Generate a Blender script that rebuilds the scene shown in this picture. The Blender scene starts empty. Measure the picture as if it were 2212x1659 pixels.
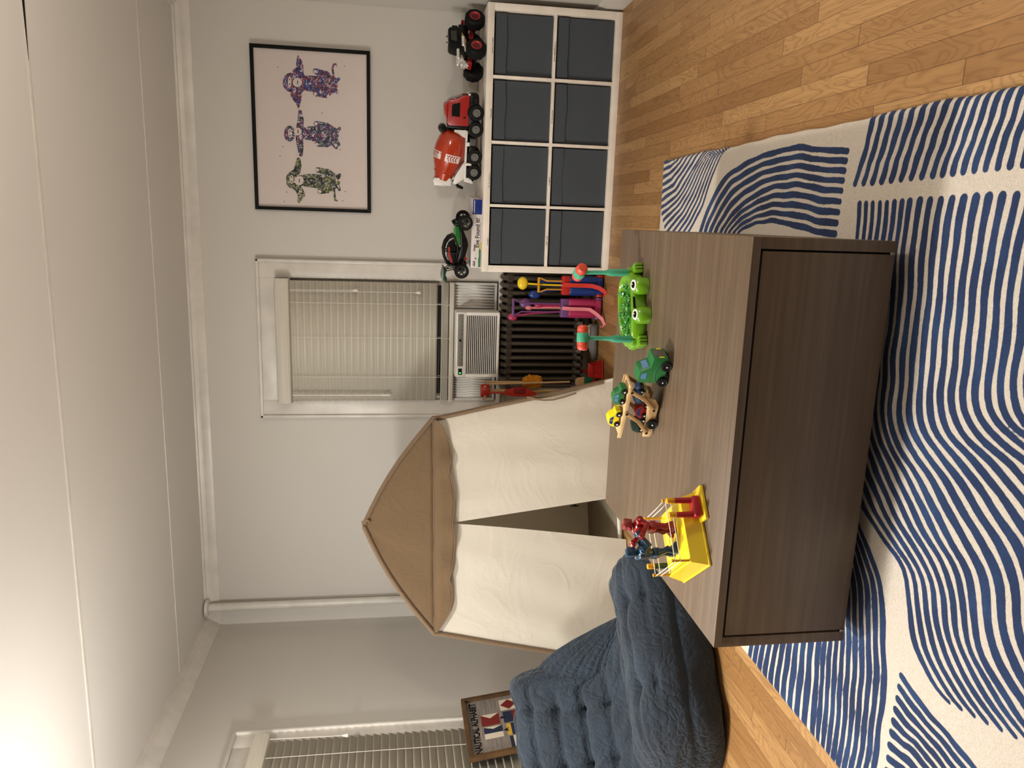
import bpy, bmesh, math, random
import numpy as np
from mathutils import Vector, Matrix, Euler
random.seed(7)
PI = math.pi
SC = bpy.context.scene
COL = SC.collection

# ------------------------------------------------------------------ camera
CAM = Vector((.2946, -4.4852, 1.266))
PITCH, YAW, ROLL, FPX = .1522, .2128, .0009, 1644.39
_r = Vector((math.cos(YAW), math.sin(YAW), 0)); _f = Vector((-math.sin(YAW), math.cos(YAW), 0)); _z = Vector((0, 0, 1))
FWD = _f*math.cos(PITCH) - _z*math.sin(PITCH); UP0 = _f*math.sin(PITCH) + _z*math.cos(PITCH)
RGT = _r*math.cos(ROLL) + UP0*math.sin(ROLL); UPV = -_r*math.sin(ROLL) + UP0*math.cos(ROLL)
cd = bpy.data.cameras.new('camera'); cam = bpy.data.objects.new('camera', cd); COL.objects.link(cam)
cd.sensor_fit = 'HORIZONTAL'; cd.sensor_width = 36; cd.lens = FPX/2212*36; cd.clip_start = .05
# the phone was held upright and the picture is stored on its side: image right = down
cx, cy, cz = -UPV, RGT, -FWD
m = Matrix.Identity(4)
for i in range(3): m[i][0], m[i][1], m[i][2], m[i][3] = cx[i], cy[i], cz[i], CAM[i]
cam.matrix_world = m
SC.camera = cam

# ------------------------------------------------------------------ light
w = bpy.data.worlds.new('world'); SC.world = w; w.use_nodes = True
w.node_tree.nodes['Background'].inputs[0].default_value = (1.0, .93, .85, 1)
w.node_tree.nodes['Background'].inputs[1].default_value = .10

def point(name, loc, power, color, radius):
    l = bpy.data.lights.new(name, 'POINT'); l.energy = power; l.color = color; l.shadow_soft_size = radius
    o = bpy.data.objects.new(name, l); o.location = loc; COL.objects.link(o); return o
point('ceiling_lamp_light', (-1.98, -2.52, 1.72), 66, (1, .968, .915), .10)
point('side_lamp_light', (1.25, -2.50, 1.45), 27, (1, .90, .79), .12)
def disk(name, loc, power, color, size):        # downward half of the shaded ceiling lamp
    l = bpy.data.lights.new(name, 'AREA'); l.shape = 'DISK'; l.size = size; l.energy = power; l.color = color
    o = bpy.data.objects.new(name, l); o.location = loc; COL.objects.link(o); return o
disk('ceiling_lamp_downlight', (-1.20, -2.38, 2.36), 46, (1, .955, .89), .22)
vs = SC.view_settings
vs.view_transform = 'Standard'; vs.look = 'None'; vs.gamma = 1; vs.use_curve_mapping = False; vs.exposure = .16

# ------------------------------------------------------------------ material helpers
def srgb(c):
    return tuple(((v/255)/12.92 if v/255 <= .04045 else ((v/255+.055)/1.055)**2.4) for v in c) + (1,)
class NT:
    def __init__(s, name):
        s.m = bpy.data.materials.new(name); s.m.use_nodes = True; s.t = s.m.node_tree; s.n = s.t.nodes
        s.b = s.n['Principled BSDF']
    def node(s, typ, **kw):
        n = s.n.new(typ)
        for k, v in kw.items():
            if k.startswith('i_'):
                key = k[2:]; key = int(key) if key.isdigit() else key.replace('_', ' ')
                s.link(v, n.inputs[key])
            else: setattr(n, k, v)
        return n
    def link(s, v, inp):
        if isinstance(v, bpy.types.NodeSocket): s.t.links.new(v, inp)
        elif isinstance(v, bpy.types.Node): s.t.links.new(v.outputs[0], inp)
        else: inp.default_value = v
    def math(s, op, a, b=0.0, c=0.0):
        n = s.node('ShaderNodeMath', operation=op); s.link(a, n.inputs[0]); s.link(b, n.inputs[1])
        s.link(c, n.inputs[2]); return n.outputs[0]
    def mix(s, f, a, b, blend='MIX'):
        n = s.node('ShaderNodeMix', data_type='RGBA', blend_type=blend)
        s.link(f, n.inputs[0]); s.link(a, n.inputs[6]); s.link(b, n.inputs[7]); return n.outputs[2]
    def ramp(s, f, stops, interp='LINEAR'):
        n = s.node('ShaderNodeValToRGB'); s.link(f, n.inputs[0]); e = n.color_ramp.elements; n.color_ramp.interpolation = interp
        while len(e) < len(stops): e.new(.5)
        for k, (p, c) in enumerate(stops): e[k].position = p; e[k].color = c
        return n.outputs[0]
    def coord(s, scale=(1, 1, 1), rot=(0, 0, 0), src='Object'):
        tc = s.node('ShaderNodeTexCoord'); mp = s.node('ShaderNodeMapping')
        s.t.links.new(tc.outputs[src], mp.inputs[0]); mp.inputs['Scale'].default_value = scale; mp.inputs['Rotation'].default_value = rot
        return mp.outputs[0]
    def noise(s, co, scale, detail=3, rough=.5, dist=0):
        n = s.node('ShaderNodeTexNoise'); s.link(co, n.inputs['Vector']); n.inputs['Scale'].default_value = scale
        n.inputs['Detail'].default_value = detail; n.inputs['Roughness'].default_value = rough; n.inputs['Distortion'].default_value = dist
        return n.outputs['Fac']
    def bump(s, h, strength=.3, dist=.01, nrm=None):
        n = s.node('ShaderNodeBump'); s.link(h, n.inputs['Height']); n.inputs['Strength'].default_value = strength; n.inputs['Distance'].default_value = dist
        if nrm is not None: s.link(nrm, n.inputs['Normal'])
        return n.outputs[0]
    def out(s, **kw):
        for k, v in kw.items(): s.link(v, s.b.inputs[k.replace('_', ' ')])
        return s.m
_pl = {}
def plain(name, c, rough=.5, metal=0, bump=0, bscale=200, coat=0, var=.06):
    if name in _pl: return _pl[name]
    t = NT(name); co = t.coord(); col = srgb(c)
    n = t.noise(co, 9, 3)
    dark = tuple(v*(1-var*1.5) for v in col[:3]) + (1,); lite = tuple(min(1, v*(1+var)) for v in col[:3]) + (1,)
    kw = dict(Base_Color=t.ramp(n, [(.3, dark), (.7, lite)]), Roughness=rough, Metallic=metal)
    if max(c) < 30: kw['Specular_IOR_Level'] = .22
    if coat: kw['Coat_Weight'] = coat; kw['Coat_Roughness'] = .08
    if bump: kw['Normal'] = t.bump(t.noise(co, bscale, 3), bump, .002)
    _pl[name] = t.out(**kw); return _pl[name]

# ------------------------------------------------------------------ mesh helpers
def Rz(a): return Matrix.Rotation(a, 4, 'Z')
def Rx(a): return Matrix.Rotation(a, 4, 'X')
def Ry(a): return Matrix.Rotation(a, 4, 'Y')
def Tr(x, y=None, z=None): return Matrix.Translation(Vector(x) if y is None else Vector((x, y, z)))
def frame_to(p0, p1):
    d = (Vector(p1)-Vector(p0)); q = d.to_track_quat('Z', 'Y'); return Tr(p0) @ q.to_matrix().to_4x4(), d.length

class B:
    """collects shapes into one mesh; M is the current local transform, mi the material slot"""
    def __init__(s): s.bm = bmesh.new(); s.M = Matrix.Identity(4); s.mi = 0
    def _fin(s, verts, smooth=False, M=None):
        MM = s.M @ M if M is not None else s.M
        for v in verts: v.co = MM @ v.co
        fs = {f for v in verts for f in v.link_faces}
        for f in fs: f.material_index = s.mi; f.smooth = smooth
        return s
    def box(s, x0, x1, y0, y1, z0, z1, bev=0, M=None, seg=2):
        r = bmesh.ops.create_cube(s.bm, size=1); vs_ = r['verts']
        for v in vs_: v.co = Vector(((x0+x1)/2+v.co.x*(x1-x0), (y0+y1)/2+v.co.y*(y1-y0), (z0+z1)/2+v.co.z*(z1-z0)))
        if bev > 0:
            es = list({e for v in vs_ for e in v.link_edges})
            bev = min(bev, .49*min(abs(x1-x0), abs(y1-y0), abs(z1-z0)))
            rr = bmesh.ops.bevel(s.bm, geom=es, offset=bev, segments=seg, profile=.5, affect='EDGES')
            vs_ = list({v for f in rr['faces'] for v in f.verts} | {v for v in vs_ if v.is_valid})
        return s._fin(vs_, False, M)
    def cyl(s, p0, p1, r0, r1=None, n=16, caps=True, bev=0, smooth=True, M=None):
        r1 = r0 if r1 is None else r1; F, L = frame_to(p0, p1)
        if bev: pts = [(0, 0), (r0-bev, 0), (r0-bev*.3, bev*.3), (r0, bev), (r1, L-bev), (r1-bev*.3, L-bev*.3), (r1-bev, L), (0, L)]
        else: pts = ([(0, 0)] if caps else []) + [(r0, 0), (r1, L)] + ([(0, L)] if caps else [])
        return s.lathe(pts, n, M=(M @ F if M is not None else F), smooth=smooth)
    def lathe(s, prof, n=24, M=None, smooth=True, sx=1, sy=1):
        rings = []; vs_ = []
        for (r, z) in prof:
            if r < 1e-6: v = s.bm.verts.new((0, 0, z)); rings.append([v]); vs_.append(v)
            else:
                R_ = [s.bm.verts.new((r*sx*math.cos(2*PI*k/n), r*sy*math.sin(2*PI*k/n), z)) for k in range(n)]; rings.append(R_); vs_ += R_
        for a, b in zip(rings, rings[1:]):
            for k in range(n):
                k2 = (k+1) % n
                if len(a) == 1 and len(b) == 1: continue
                if len(a) == 1: f = (a[0], b[k2], b[k]); f = f[::-1]
                elif len(b) == 1: f = (a[k], a[k2], b[0])
                else: f = (a[k], a[k2], b[k2], b[k])
                try: s.bm.faces.new(f)
                except ValueError: pass
        s._fin(vs_, smooth, M)
        if smooth:   # keep hard angles crisp
            s.bm.edges.ensure_lookup_table()
        return s
    def sph(s, c, r, n=16, M=None, sc=(1, 1, 1)):
        k = max(6, n//2); prof = [(math.sin(PI*i/k)*1, -math.cos(PI*i/k)) for i in range(k+1)]
        prof[0] = (0, -1); prof[-1] = (0, 1)
        MM = Tr(c) @ Matrix.Diagonal((r*sc[0], r*sc[1], r*sc[2], 1))
        return s.lathe(prof, n, M=(M @ MM if M is not None else MM))
    def tube(s, pts, r, n=8, closed=False, M=None, flat=None, caps=True):
        """swept tube; r number or list; flat=(a,b) half-axes for a ribbon"""
        pts = [Vector(p) for p in pts]; N = len(pts); rings = []; vs_ = []
        up = Vector((0, 0, 1)); prev = None
        for i, p in enumerate(pts):
            if closed: t = pts[(i+1) % N]-pts[i-1]
            else: t = pts[min(i+1, N-1)]-pts[max(i-1, 0)]
            t.normalize()
            if prev is None:
                a = t.cross(up)
                if a.length < .1: a = t.cross(Vector((0, 1, 0)))
            else: a = prev - t*prev.dot(t)
            a.normalize(); prev = a; b = t.cross(a)
            rr = r[i] if isinstance(r, (list, tuple)) else r
            ra, rb = (flat if flat else (rr, rr))
            R_ = [s.bm.verts.new(p + a*ra*math.cos(2*PI*k/n) + b*rb*math.sin(2*PI*k/n)) for k in range(n)]
            rings.append(R_); vs_ += R_
        M_ = N if closed else N-1
        for i in range(M_):
            A, Bb = rings[i], rings[(i+1) % N]
            for k in range(n): s.bm.faces.new((A[k], A[(k+1) % n], Bb[(k+1) % n], Bb[k]))
        if not closed and caps: s.bm.faces.new(rings[0][::-1]); s.bm.faces.new(rings[-1])
        return s._fin(vs_, True, M)
    def prism(s, poly, y0, y1, M=None, bev=0, smooth=False):
        """polygon in local (x,z), extruded along y"""
        a = [s.bm.verts.new((x, y0, z)) for x, z in poly]; b = [s.bm.verts.new((x, y1, z)) for x, z in poly]
        fs = [s.bm.faces.new(a), s.bm.faces.new(b[::-1])]; n = len(poly)
        for k in range(n): fs.append(s.bm.faces.new((a[(k+1) % n], a[k], b[k], b[(k+1) % n])))
        bmesh.ops.recalc_face_normals(s.bm, faces=fs)
        vs_ = a+b
        if bev:
            es = list({e for f in fs[:2] for e in f.edges})
            rr = bmesh.ops.bevel(s.bm, geom=es, offset=bev, segments=2, profile=.5, affect='EDGES')
            vs_ = list({v for f in rr['faces'] for v in f.verts} | {v for v in vs_ if v.is_valid})
            q = set()
            st = list(vs_)
            while st:
                v = st.pop()
                if v in q: continue
                q.add(v); st += [e.other_vert(v) for e in v.link_edges if e.other_vert(v) not in q]
            vs_ = list(q)
        return s._fin(vs_, smooth, M)
    def grid(s, P, closed_u=False, closed_v=False, smooth=True, M=None, flip=False):
        """P[i][j] -> points"""
        V = [[s.bm.verts.new(p) for p in row] for row in P]; nu, nv = len(V), len(V[0])
        for i in range(nu if closed_u else nu-1):
            for j in range(nv if closed_v else nv-1):
                q = (V[i][j], V[(i+1) % nu][j], V[(i+1) % nu][(j+1) % nv], V[i][(j+1) % nv])
                try: s.bm.faces.new(q[::-1] if flip else q)
                except ValueError: pass
        return s._fin([v for r in V for v in r], smooth, M)
    def text(s, txt, size, M, depth=.0006, bold=0.0, align='CENTER', xs=1.0, shear=0):
        c = bpy.data.curves.new('lettering', 'FONT'); c.body = txt; c.size = size; c.extrude = depth; c.offset = bold
        c.align_x = align; c.align_y = 'CENTER'; c.shear = shear
        o = bpy.data.objects.new('lettering', c); COL.objects.link(o)
        dg = bpy.context.evaluated_depsgraph_get(); dg.update(); me = bpy.data.meshes.new_from_object(o.evaluated_get(dg))
        bpy.data.objects.remove(o); bpy.data.curves.remove(c)
        n0 = len(s.bm.verts); nf = len(s.bm.faces); s.bm.from_mesh(me); bpy.data.meshes.remove(me)
        s.bm.verts.ensure_lookup_table(); vs_ = [s.bm.verts[i] for i in range(n0, len(s.bm.verts))]
        for v in vs_: v.co.x *= xs
        return s._fin(vs_, False, M)
    def build(s, name, mats, parent=None, loc=None, rot=None, autosmooth=None):
        bmesh.ops.recalc_face_normals(s.bm, faces=s.bm.faces[:])
        me = bpy.data.meshes.new(name); s.bm.to_mesh(me); s.bm.free()
        if not isinstance(mats, (list, tuple)): mats = [mats]
        for mm in mats: me.materials.append(mm)
        if autosmooth is None: autosmooth = 40
        sharp_by_angle(me, math.radians(autosmooth))
        o = bpy.data.objects.new(name, me); COL.objects.link(o)
        if parent is not None: o.parent = parent
        if loc is not None: o.location = loc
        if rot is not None: o.rotation_euler = rot
        return o
def sharp_by_angle(me, ang):
    try: me.set_sharp_from_angle(angle=ang)
    except Exception: pass
def thing(name, label, cat, loc=(0, 0, 0), rotz=0, group=None, rot=None):
    o = bpy.data.objects.new(name, None); COL.objects.link(o); o.empty_display_size = .05
    o.location = loc; o.rotation_euler = rot if rot is not None else (0, 0, rotz)
    o['label'] = label; o['category'] = cat
    if group: o['group'] = group
    return o
def tag(o, label, cat, group=None, kind=None):
    o['label'] = label; o['category'] = cat
    if group: o['group'] = group
    if kind: o['kind'] = kind
    return o
def struct(o): o['kind'] = 'structure'; return o
def dup(root, loc, rotz=None, label=None):
    r = root.copy(); COL.objects.link(r); r.location = loc
    if rotz is not None: r.rotation_euler = (0, 0, rotz)
    if label: r['label'] = label
    for ch in list(root.children):
        c = ch.copy(); COL.objects.link(c); c.parent = r
        for g in ch.children:
            d = g.copy(); COL.objects.link(d); d.parent = c
    return r
def lerp(a, b, t): return a+(b-a)*t
def homog(src, dst):
    A = []; y = []
    for (x, yv), (u, v) in zip(src, dst):
        A.append([x, yv, 1, 0, 0, 0, -u*x, -u*yv]); y.append(u)
        A.append([0, 0, 0, x, yv, 1, -v*x, -v*yv]); y.append(v)
    h = np.linalg.solve(np.array(A, float), np.array(y, float)); H = np.append(h, 1).reshape(3, 3)
    def f(p):
        p = np.atleast_2d(np.array(p, float)); q = np.c_[p, np.ones(len(p))] @ H.T
        return q[:, :2]/q[:, 2:]
    return f
# ------------------------------------------------------------------ surface materials
def mat_wall(name, c, b=.12):
    t = NT(name); co = t.coord(); n = t.noise(co, 1.2, 4); col = srgb(c)
    return t.out(Base_Color=t.ramp(n, [(.3, tuple(v*.96 for v in col[:3])+(1,)), (.7, col)]), Roughness=.62,
                 Normal=t.bump(t.noise(co, 260, 4, .6), b, .002))
M_wall = mat_wall('wall_paint', (206, 202, 195))
M_ceil = mat_wall('ceiling_paint', (216, 213, 208))
M_trim = plain('trim_paint', (214, 209, 201), .35, bump=.05, bscale=30)
M_base = plain('base_paint', (168, 158, 146), .45)
def mat_floor():
    t = NT('oak_strip_floor'); tc = t.node('ShaderNodeTexCoord'); sp = t.node('ShaderNodeSeparateXYZ', i_0=tc.outputs['Object'])
    x = sp.outputs[0]; y = sp.outputs[1]
    px = t.math('DIVIDE', x, .0572); row = t.math('FLOOR', px); fx = t.math('FRACT', px)
    wn = t.node('ShaderNodeTexWhiteNoise', noise_dimensions='1D'); t.link(row, wn.inputs['W'])
    py = t.math('DIVIDE', t.math('ADD', y, t.math('MULTIPLY', wn.outputs[0], 5.0)), .95)
    cl = t.math('FLOOR', py); fy = t.math('FRACT', py)
    cb = t.node('ShaderNodeCombineXYZ', i_0=row, i_1=cl); w2 = t.node('ShaderNodeTexWhiteNoise', noise_dimensions='2D'); t.link(cb, w2.inputs['Vector'])
    rnd = w2.outputs[0]
    off = t.math('MULTIPLY', rnd, 37.0)
    g = t.node('ShaderNodeCombineXYZ', i_0=t.math('MULTIPLY', x, 14.0), i_1=t.math('ADD', t.math('MULTIPLY', y, 3.0), off), i_2=off)
    n1 = t.noise(g, .8, 2, .45, .8)
    rings = t.math('FRACT', t.math('MULTIPLY', n1, 16.0))
    rings = t.math('POWER', t.math('ABSOLUTE', t.math('SUBTRACT', t.math('MULTIPLY', rings, 2.0), 1.0)), 3.0)
    g2 = t.node('ShaderNodeCombineXYZ', i_0=t.math('MULTIPLY', x, 150.0), i_1=t.math('ADD', t.math('MULTIPLY', y, 5.0), off), i_2=off)
    n2 = t.noise(g2, 1.0, 4, .6)
    base = t.ramp(rnd, [(0, srgb((146, 106, 62))), (.35, srgb((158, 118, 72))), (.7, srgb((168, 128, 80))), (1, srgb((182, 142, 92)))])
    c1 = t.mix(t.math('MULTIPLY', rings, .42), base, srgb((106, 68, 36)))
    c1 = t.mix(t.math('MULTIPLY', t.math('SUBTRACT', n2, .38), .8), c1, srgb((100, 64, 34)))
    gx = t.math('GREATER_THAN', t.math('ABSOLUTE', t.math('SUBTRACT', fx, .5)), .487)
    gy = t.math('GREATER_THAN', t.math('ABSOLUTE', t.math('SUBTRACT', fy, .5)), .4985)
    gap = t.math('MAXIMUM', gx, gy)
    col = t.mix(t.math('MULTIPLY', gap, .75), c1, srgb((70, 42, 22)))
    h = t.math('SUBTRACT', t.math('MULTIPLY', n2, .25), gap)
    return t.out(Base_Color=col, Roughness=t.math('ADD', .34, t.math('MULTIPLY', n2, .15)), Normal=t.bump(h, .35, .002))
M_floor = mat_floor()
X0, X1, YB, YN, ZC = -2.42, 1.50, .41, -6.2, 2.51

b = B(); b.box(X0-.15, X1+.15, YN, YB+.15, -.12, 0); struct(b.build('floor', M_floor))
b = B(); b.box(X0-.15, X1+.15, YN, YB+.15, ZC, ZC+.12); ceil = struct(b.build('ceiling', M_ceil))
# back wall with window opening
OX0, OX1, OZ0, OZ1 = -.865, -.09, .585, 1.985
b = B()
b.box(X0-.15, OX0, YB, YB+.15, 0, ZC); b.box(OX1, X1+.15, YB, YB+.15, 0, ZC)
b.box(OX0, OX1, YB, YB+.15, OZ1, ZC); b.box(OX0, OX1, YB, YB+.15, 0, OZ0)
struct(b.build('wall_back', M_wall))
LY0, LY1, LZ0, LZ1 = -1.92, -.90, .55, 1.98
b = B()
b.box(X0-.15, X0, YN, LY0, 0, ZC); b.box(X0-.15, X0, LY1, YB, 0, ZC)
b.box(X0-.15, X0, LY0, LY1, LZ1, ZC); b.box(X0-.15, X0, LY0, LY1, 0, LZ0)
struct(b.build('wall_left', M_wall))
b = B(); b.box(X1, X1+.15, YN, YB, 0, ZC); struct(b.build('wall_right', M_wall))

# crown mouldings: stepped cove
def crown(name, path_fn, L0, L1):
    prof = [(0, -.088), (.006, -.088), (.008, -.080), (.020, -.070), (.030, -.052), (.046, -.040), (.050, -.030), (.062, -.026), (.066, -.012), (.078, -.010), (.080, 0), (0, 0)]
    b = B(); rows = []
    for L in (L0, L1): rows.append([path_fn(L, d, ZC+z) for d, z in prof])
    b.grid(rows, smooth=False); return struct(b.build(name, M_trim))
def crownb():
    prof = [(0, -.088), (.005, -.088), (.008, -.080), (.012, -.050), (.022, -.040), (.024, -.036), (.030, -.014), (.040, -.010), (.042, 0), (0, 0)]
    b = B(); b.grid([[(x, YB-d, ZC+z) for d, z in prof] for x in (X0, X1)], smooth=False); struct(b.build('trim_1', M_trim))
crownb()
crown('trim_2', lambda L, d, z: (X0+d, L, z), YN, YB)
crown('trim_3', lambda L, d, z: (X1-d, L, z), YN, YB)
# ceiling battens
b = B(); b.box(X0+.08, X1-.08, -.262, -.250, ZC-.004, ZC+.001, .002); struct(b.build('trim_4', M_trim))
b = B(); b.box(X0+.08, X1-.08, -1.50, -1.478, ZC-.004, ZC+.001, .002); struct(b.build('trim_5', M_trim))
# baseboards
def base(name, f, L0, L1):
    prof = [(0, 0), (.02, 0), (.02, .10), (.014, .115), (.012, .13), (.004, .14), (0, .14)]
    b = B(); b.grid([[f(L, d, z) for d, z in prof] for L in (L0, L1)], smooth=False); return struct(b.build(name, M_trim))
base('baseboard_back', lambda L, d, z: (L, YB-d, z), X0, X1)
base('baseboard_left', lambda L, d, z: (X0+d, L, z), YN, YB)
base('baseboard_right', lambda L, d, z: (X1-d, L, z), YN, YB)

# ------------------------------------------------------------------ windows
def mat_glass():
    t = NT('window_glass'); return t.out(Base_Color=(.05, .06, .07, 1), Roughness=.03, Transmission_Weight=.0, Metallic=0.0, Specular_IOR_Level=.8)
M_glass = mat_glass()
M_alu = plain('white_plastic_frame', (205, 202, 196), .4)
def casing(b, x0, x1, z0, z1, w, y=0, t=.022):
    # flat boards with a raised outer bead; local plane x,z ; sticks out to -y
    b.box(x0, x0+w, y-t, y, z0, z1, .003); b.box(x1-w, x1, y-t, y, z0, z1, .003); b.box(x0+w, x1-w, y-t, y, z1-w, z1, .003)
    for (a, c) in ((x0-.006, x0+.014), (x1-.014, x1+.006)): b.box(a, c, y-t-.014, y, z0, z1+.006, .005)
    b.box(x0-.006, x1+.006, y-t-.014, y, z1-.014, z1+.006, .005)
W1 = struct(B().box(OX0, OX0+.03, YB+.02, YB+.12, OZ0, OZ1).box(OX1-.03, OX1, YB+.02, YB+.12, OZ0, OZ1).box(OX0, OX1, YB+.02, YB+.12, OZ1-.03, OZ1).box(OX0, OX1, YB+.02, YB+.12, OZ0, OZ0+.03).box(OX0+.03, OX1-.03, YB+.04, YB+.08, .905, .95).build('window_1', M_trim))
B().box(OX0+.03, OX1-.03, YB+.055, YB+.062, .95, OZ1-.03).box(OX0+.03, OX1-.03, YB+.1, YB+.107, OZ0+.03, .92).build('window_pane', M_glass, W1)
b = B(); casing(b, -.974, .018, .60, 2.105, .108, YB); b.build('window_casing', M_trim, W1)
B().box(-.99, .03, YB-.075, YB+.03, .585, .612, .008).build('window_sill', M_trim, W1)
W2 = struct(B().box(X0-.12, X0-.02, LY0, LY0+.03, LZ0, LZ1).box(X0-.12, X0-.02, LY1-.03, LY1, LZ0, LZ1).box(X0-.12, X0-.02, LY0, LY1, LZ1-.03, LZ1).box(X0-.12, X0-.02, LY0, LY1, LZ0, LZ0+.03).box(X0-.09, X0-.05, LY0, LY1, 1.22, 1.27).build('window_2', M_trim))
B().box(X0-.075, X0-.068, LY0+.03, LY1-.03, LZ0+.03, LZ1-.03).build('window_pane', M_glass, W2)
b = B(); b.M = Tr(X0, 0, 0) @ Rz(PI/2); casing(b, LY0-.125, LY1+.125, .52, 2.105, .115, 0); b.build('window_casing', M_trim, W2)
B().box(X0-.02, X0+.08, LY0-.15, LY1+.15, .53, .555, .008).build('window_sill', M_trim, W2)

# ------------------------------------------------------------------ blinds
def mat_slat():
    t = NT('embossed_blind_slat'); co = t.coord((.8, 60, 60)); n = t.noise(co, 3, 2)
    return t.out(Base_Color=t.ramp(n, [(.3, srgb((190, 184, 168))), (.7, srgb((208, 203, 190)))]), Roughness=.45, Normal=t.bump(n, .1, .001))
M_slat = mat_slat(); M_cord = plain('blind_cord', (225, 220, 208), .7)
def blind(label, W, z1, zb, group_loc, rotz, nst, cords, cord_end=None, wand_len=None, packed=8, side=1):
    """local: x across, hangs at y=0, front is -y"""
    t = thing('window_blind', label, 'window blind', group_loc, rotz, None)
    b = B(); pr = [(0, -.046), (.022, -.046), (.030, -.040), (.033, -.028), (.033, .028), (.030, .040), (.022, .044), (0, .044)]
    b.grid([[(x, .022-d*2.0+.0, z1+z) for d, z in pr] for x in (-W/2-.012, W/2+.012)], smooth=False)
    b.bm.faces.new([v for v in b.bm.verts][:8]); b.bm.faces.new([v for v in b.bm.verts][8:16])
    b.build('valance', M_slat, t)
    zt = z1-.065; pitch = (zt-zb)/nst; n = 0
    b0 = B()
    b0.grid([[(x, -.0275*math.cos(1.20)*q - .0015*(1-q*q), .0275*math.sin(1.20)*q + .003*(1-q*q)) for q in (-1, -.6, -.2, .2, .6, 1)] for x in (-W/2, W/2)])
    s0 = b0.build('slat', M_slat, t); s0.location = (0, 0, zt)
    md = s0.modifiers.new('thickness', 'SOLIDIFY'); md.thickness = .0022
    for k in range(1, nst):
        s1 = s0.copy(); COL.objects.link(s1); s1.parent = t; s1.location = (0, 0, zt-k*pitch)
    if packed:
        b = B()
        for k in range(packed): b.box(-W/2-.004, W/2+.004, -.026, .024, zb-.012-k*.0055, zb-.0085-k*.0055, .001)
        b.build('stacked_slats', M_slat, t)
        zb2 = zb-.012-packed*.0055
    else: zb2 = zb
    B().box(-W/2-.008, W/2+.008, -.036, .028, zb2-.030, zb2-.002, .003).build('bottom_rail', M_slat, t)
    for cxp in cords:
        b = B()
        for yy in (-.026, .026): b.tube([(cxp, yy, z1-.04), (cxp, yy, zb2-.01)], .0013, 5)
        b.tube([(cxp+.006*math.sin(k*1.9), -.031-.003*math.cos(k*2.3), zb2+.035-.004*k) for k in range(12)], .0011, 5)
        b.build('ladder_cord', M_cord, t)
    if cord_end:
        for cxp, ze in cord_end:
            b = B(); b.tube([(cxp, -.050, z1-.05), (cxp+.002, -.042, ze)], .0016, 5); b.lathe([(0, 0), (.009, .001), (.010, .006), (.005, .03), (0, .032)], 12, M=Tr(cxp+.002, -.042, ze-.025)); b.build('pull_cord', M_cord, t)
    if wand_len:
        wx, ze = wand_len
        b = B(); b.tube([(wx, -.046, z1-.05), (wx, -.046, ze+.05)], .0042, 6); b.cyl((wx, -.046, ze), (wx, -.046, ze+.055), .0062, n=8); b.build('tilt_wand', M_cord, t)
    return t
blind('off-white slatted blind lowered over back window, above the air conditioner', .755, 1.952, .985, (-.480, YB-.052, 0), 0, 22,
      (-.222, .03, .245), ((.325, 1.52), (.318, 1.135)), (-.335, 1.30), 8)
blind('off-white slatted blind on left wall window, behind the alphabet sign', 1.03, 1.945, .62, (X0+.046, (LY0+LY1)/2, 0), PI/2, 31,
      (.36, 0, -.36), ((.47, 1.53),), None, 4)

# ------------------------------------------------------------------ air conditioner
M_acw = plain('ac_white_plastic', (226, 223, 216), .35); M_acg = plain('ac_grey_panel', (122, 120, 114), .45)
M_black = plain('black_plastic', (14, 14, 14), .4); M_dark = plain('dark_gap', (9, 8, 8), .9)
def mat_emit(name, c, s):
    t = NT(name); return t.out(Base_Color=srgb(c), Emission_Color=srgb(c), Emission_Strength=s)
M_grn_led = mat_emit('green_display', (70, 235, 90), 1.6)
ac = thing('air_conditioner', 'white window air conditioner with louvred grille above the radiator', 'air conditioner', (-.470, .2, .620))
aw = .207
b = B(); b.prism([(0, 0), (.015, -.004), (.015, .27), (0, .27)], 0, 0.001) if False else None
# shell with an opening in front for the grille
b.box(-aw, aw, .03, .24, 0, .275, .006)
b.box(-aw, aw, .0, .032, 0, .018, .006); b.box(-aw, aw, .0, .032, .205, .275, .010); b.box(-aw, -aw+.022, 0, .032, .01, .21, .006); b.box(aw-.022, aw, 0, .032, .01, .21, .006)
b.build('body', M_acw, ac)
b = B(); b.box(-aw+.02, aw-.02, .0275, .0295, .015, .207); b.build('grille_recess', M_dark, ac)
for k in range(23):
    x = -aw+.026+k*(2*aw-.052)/22*1.0
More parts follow.
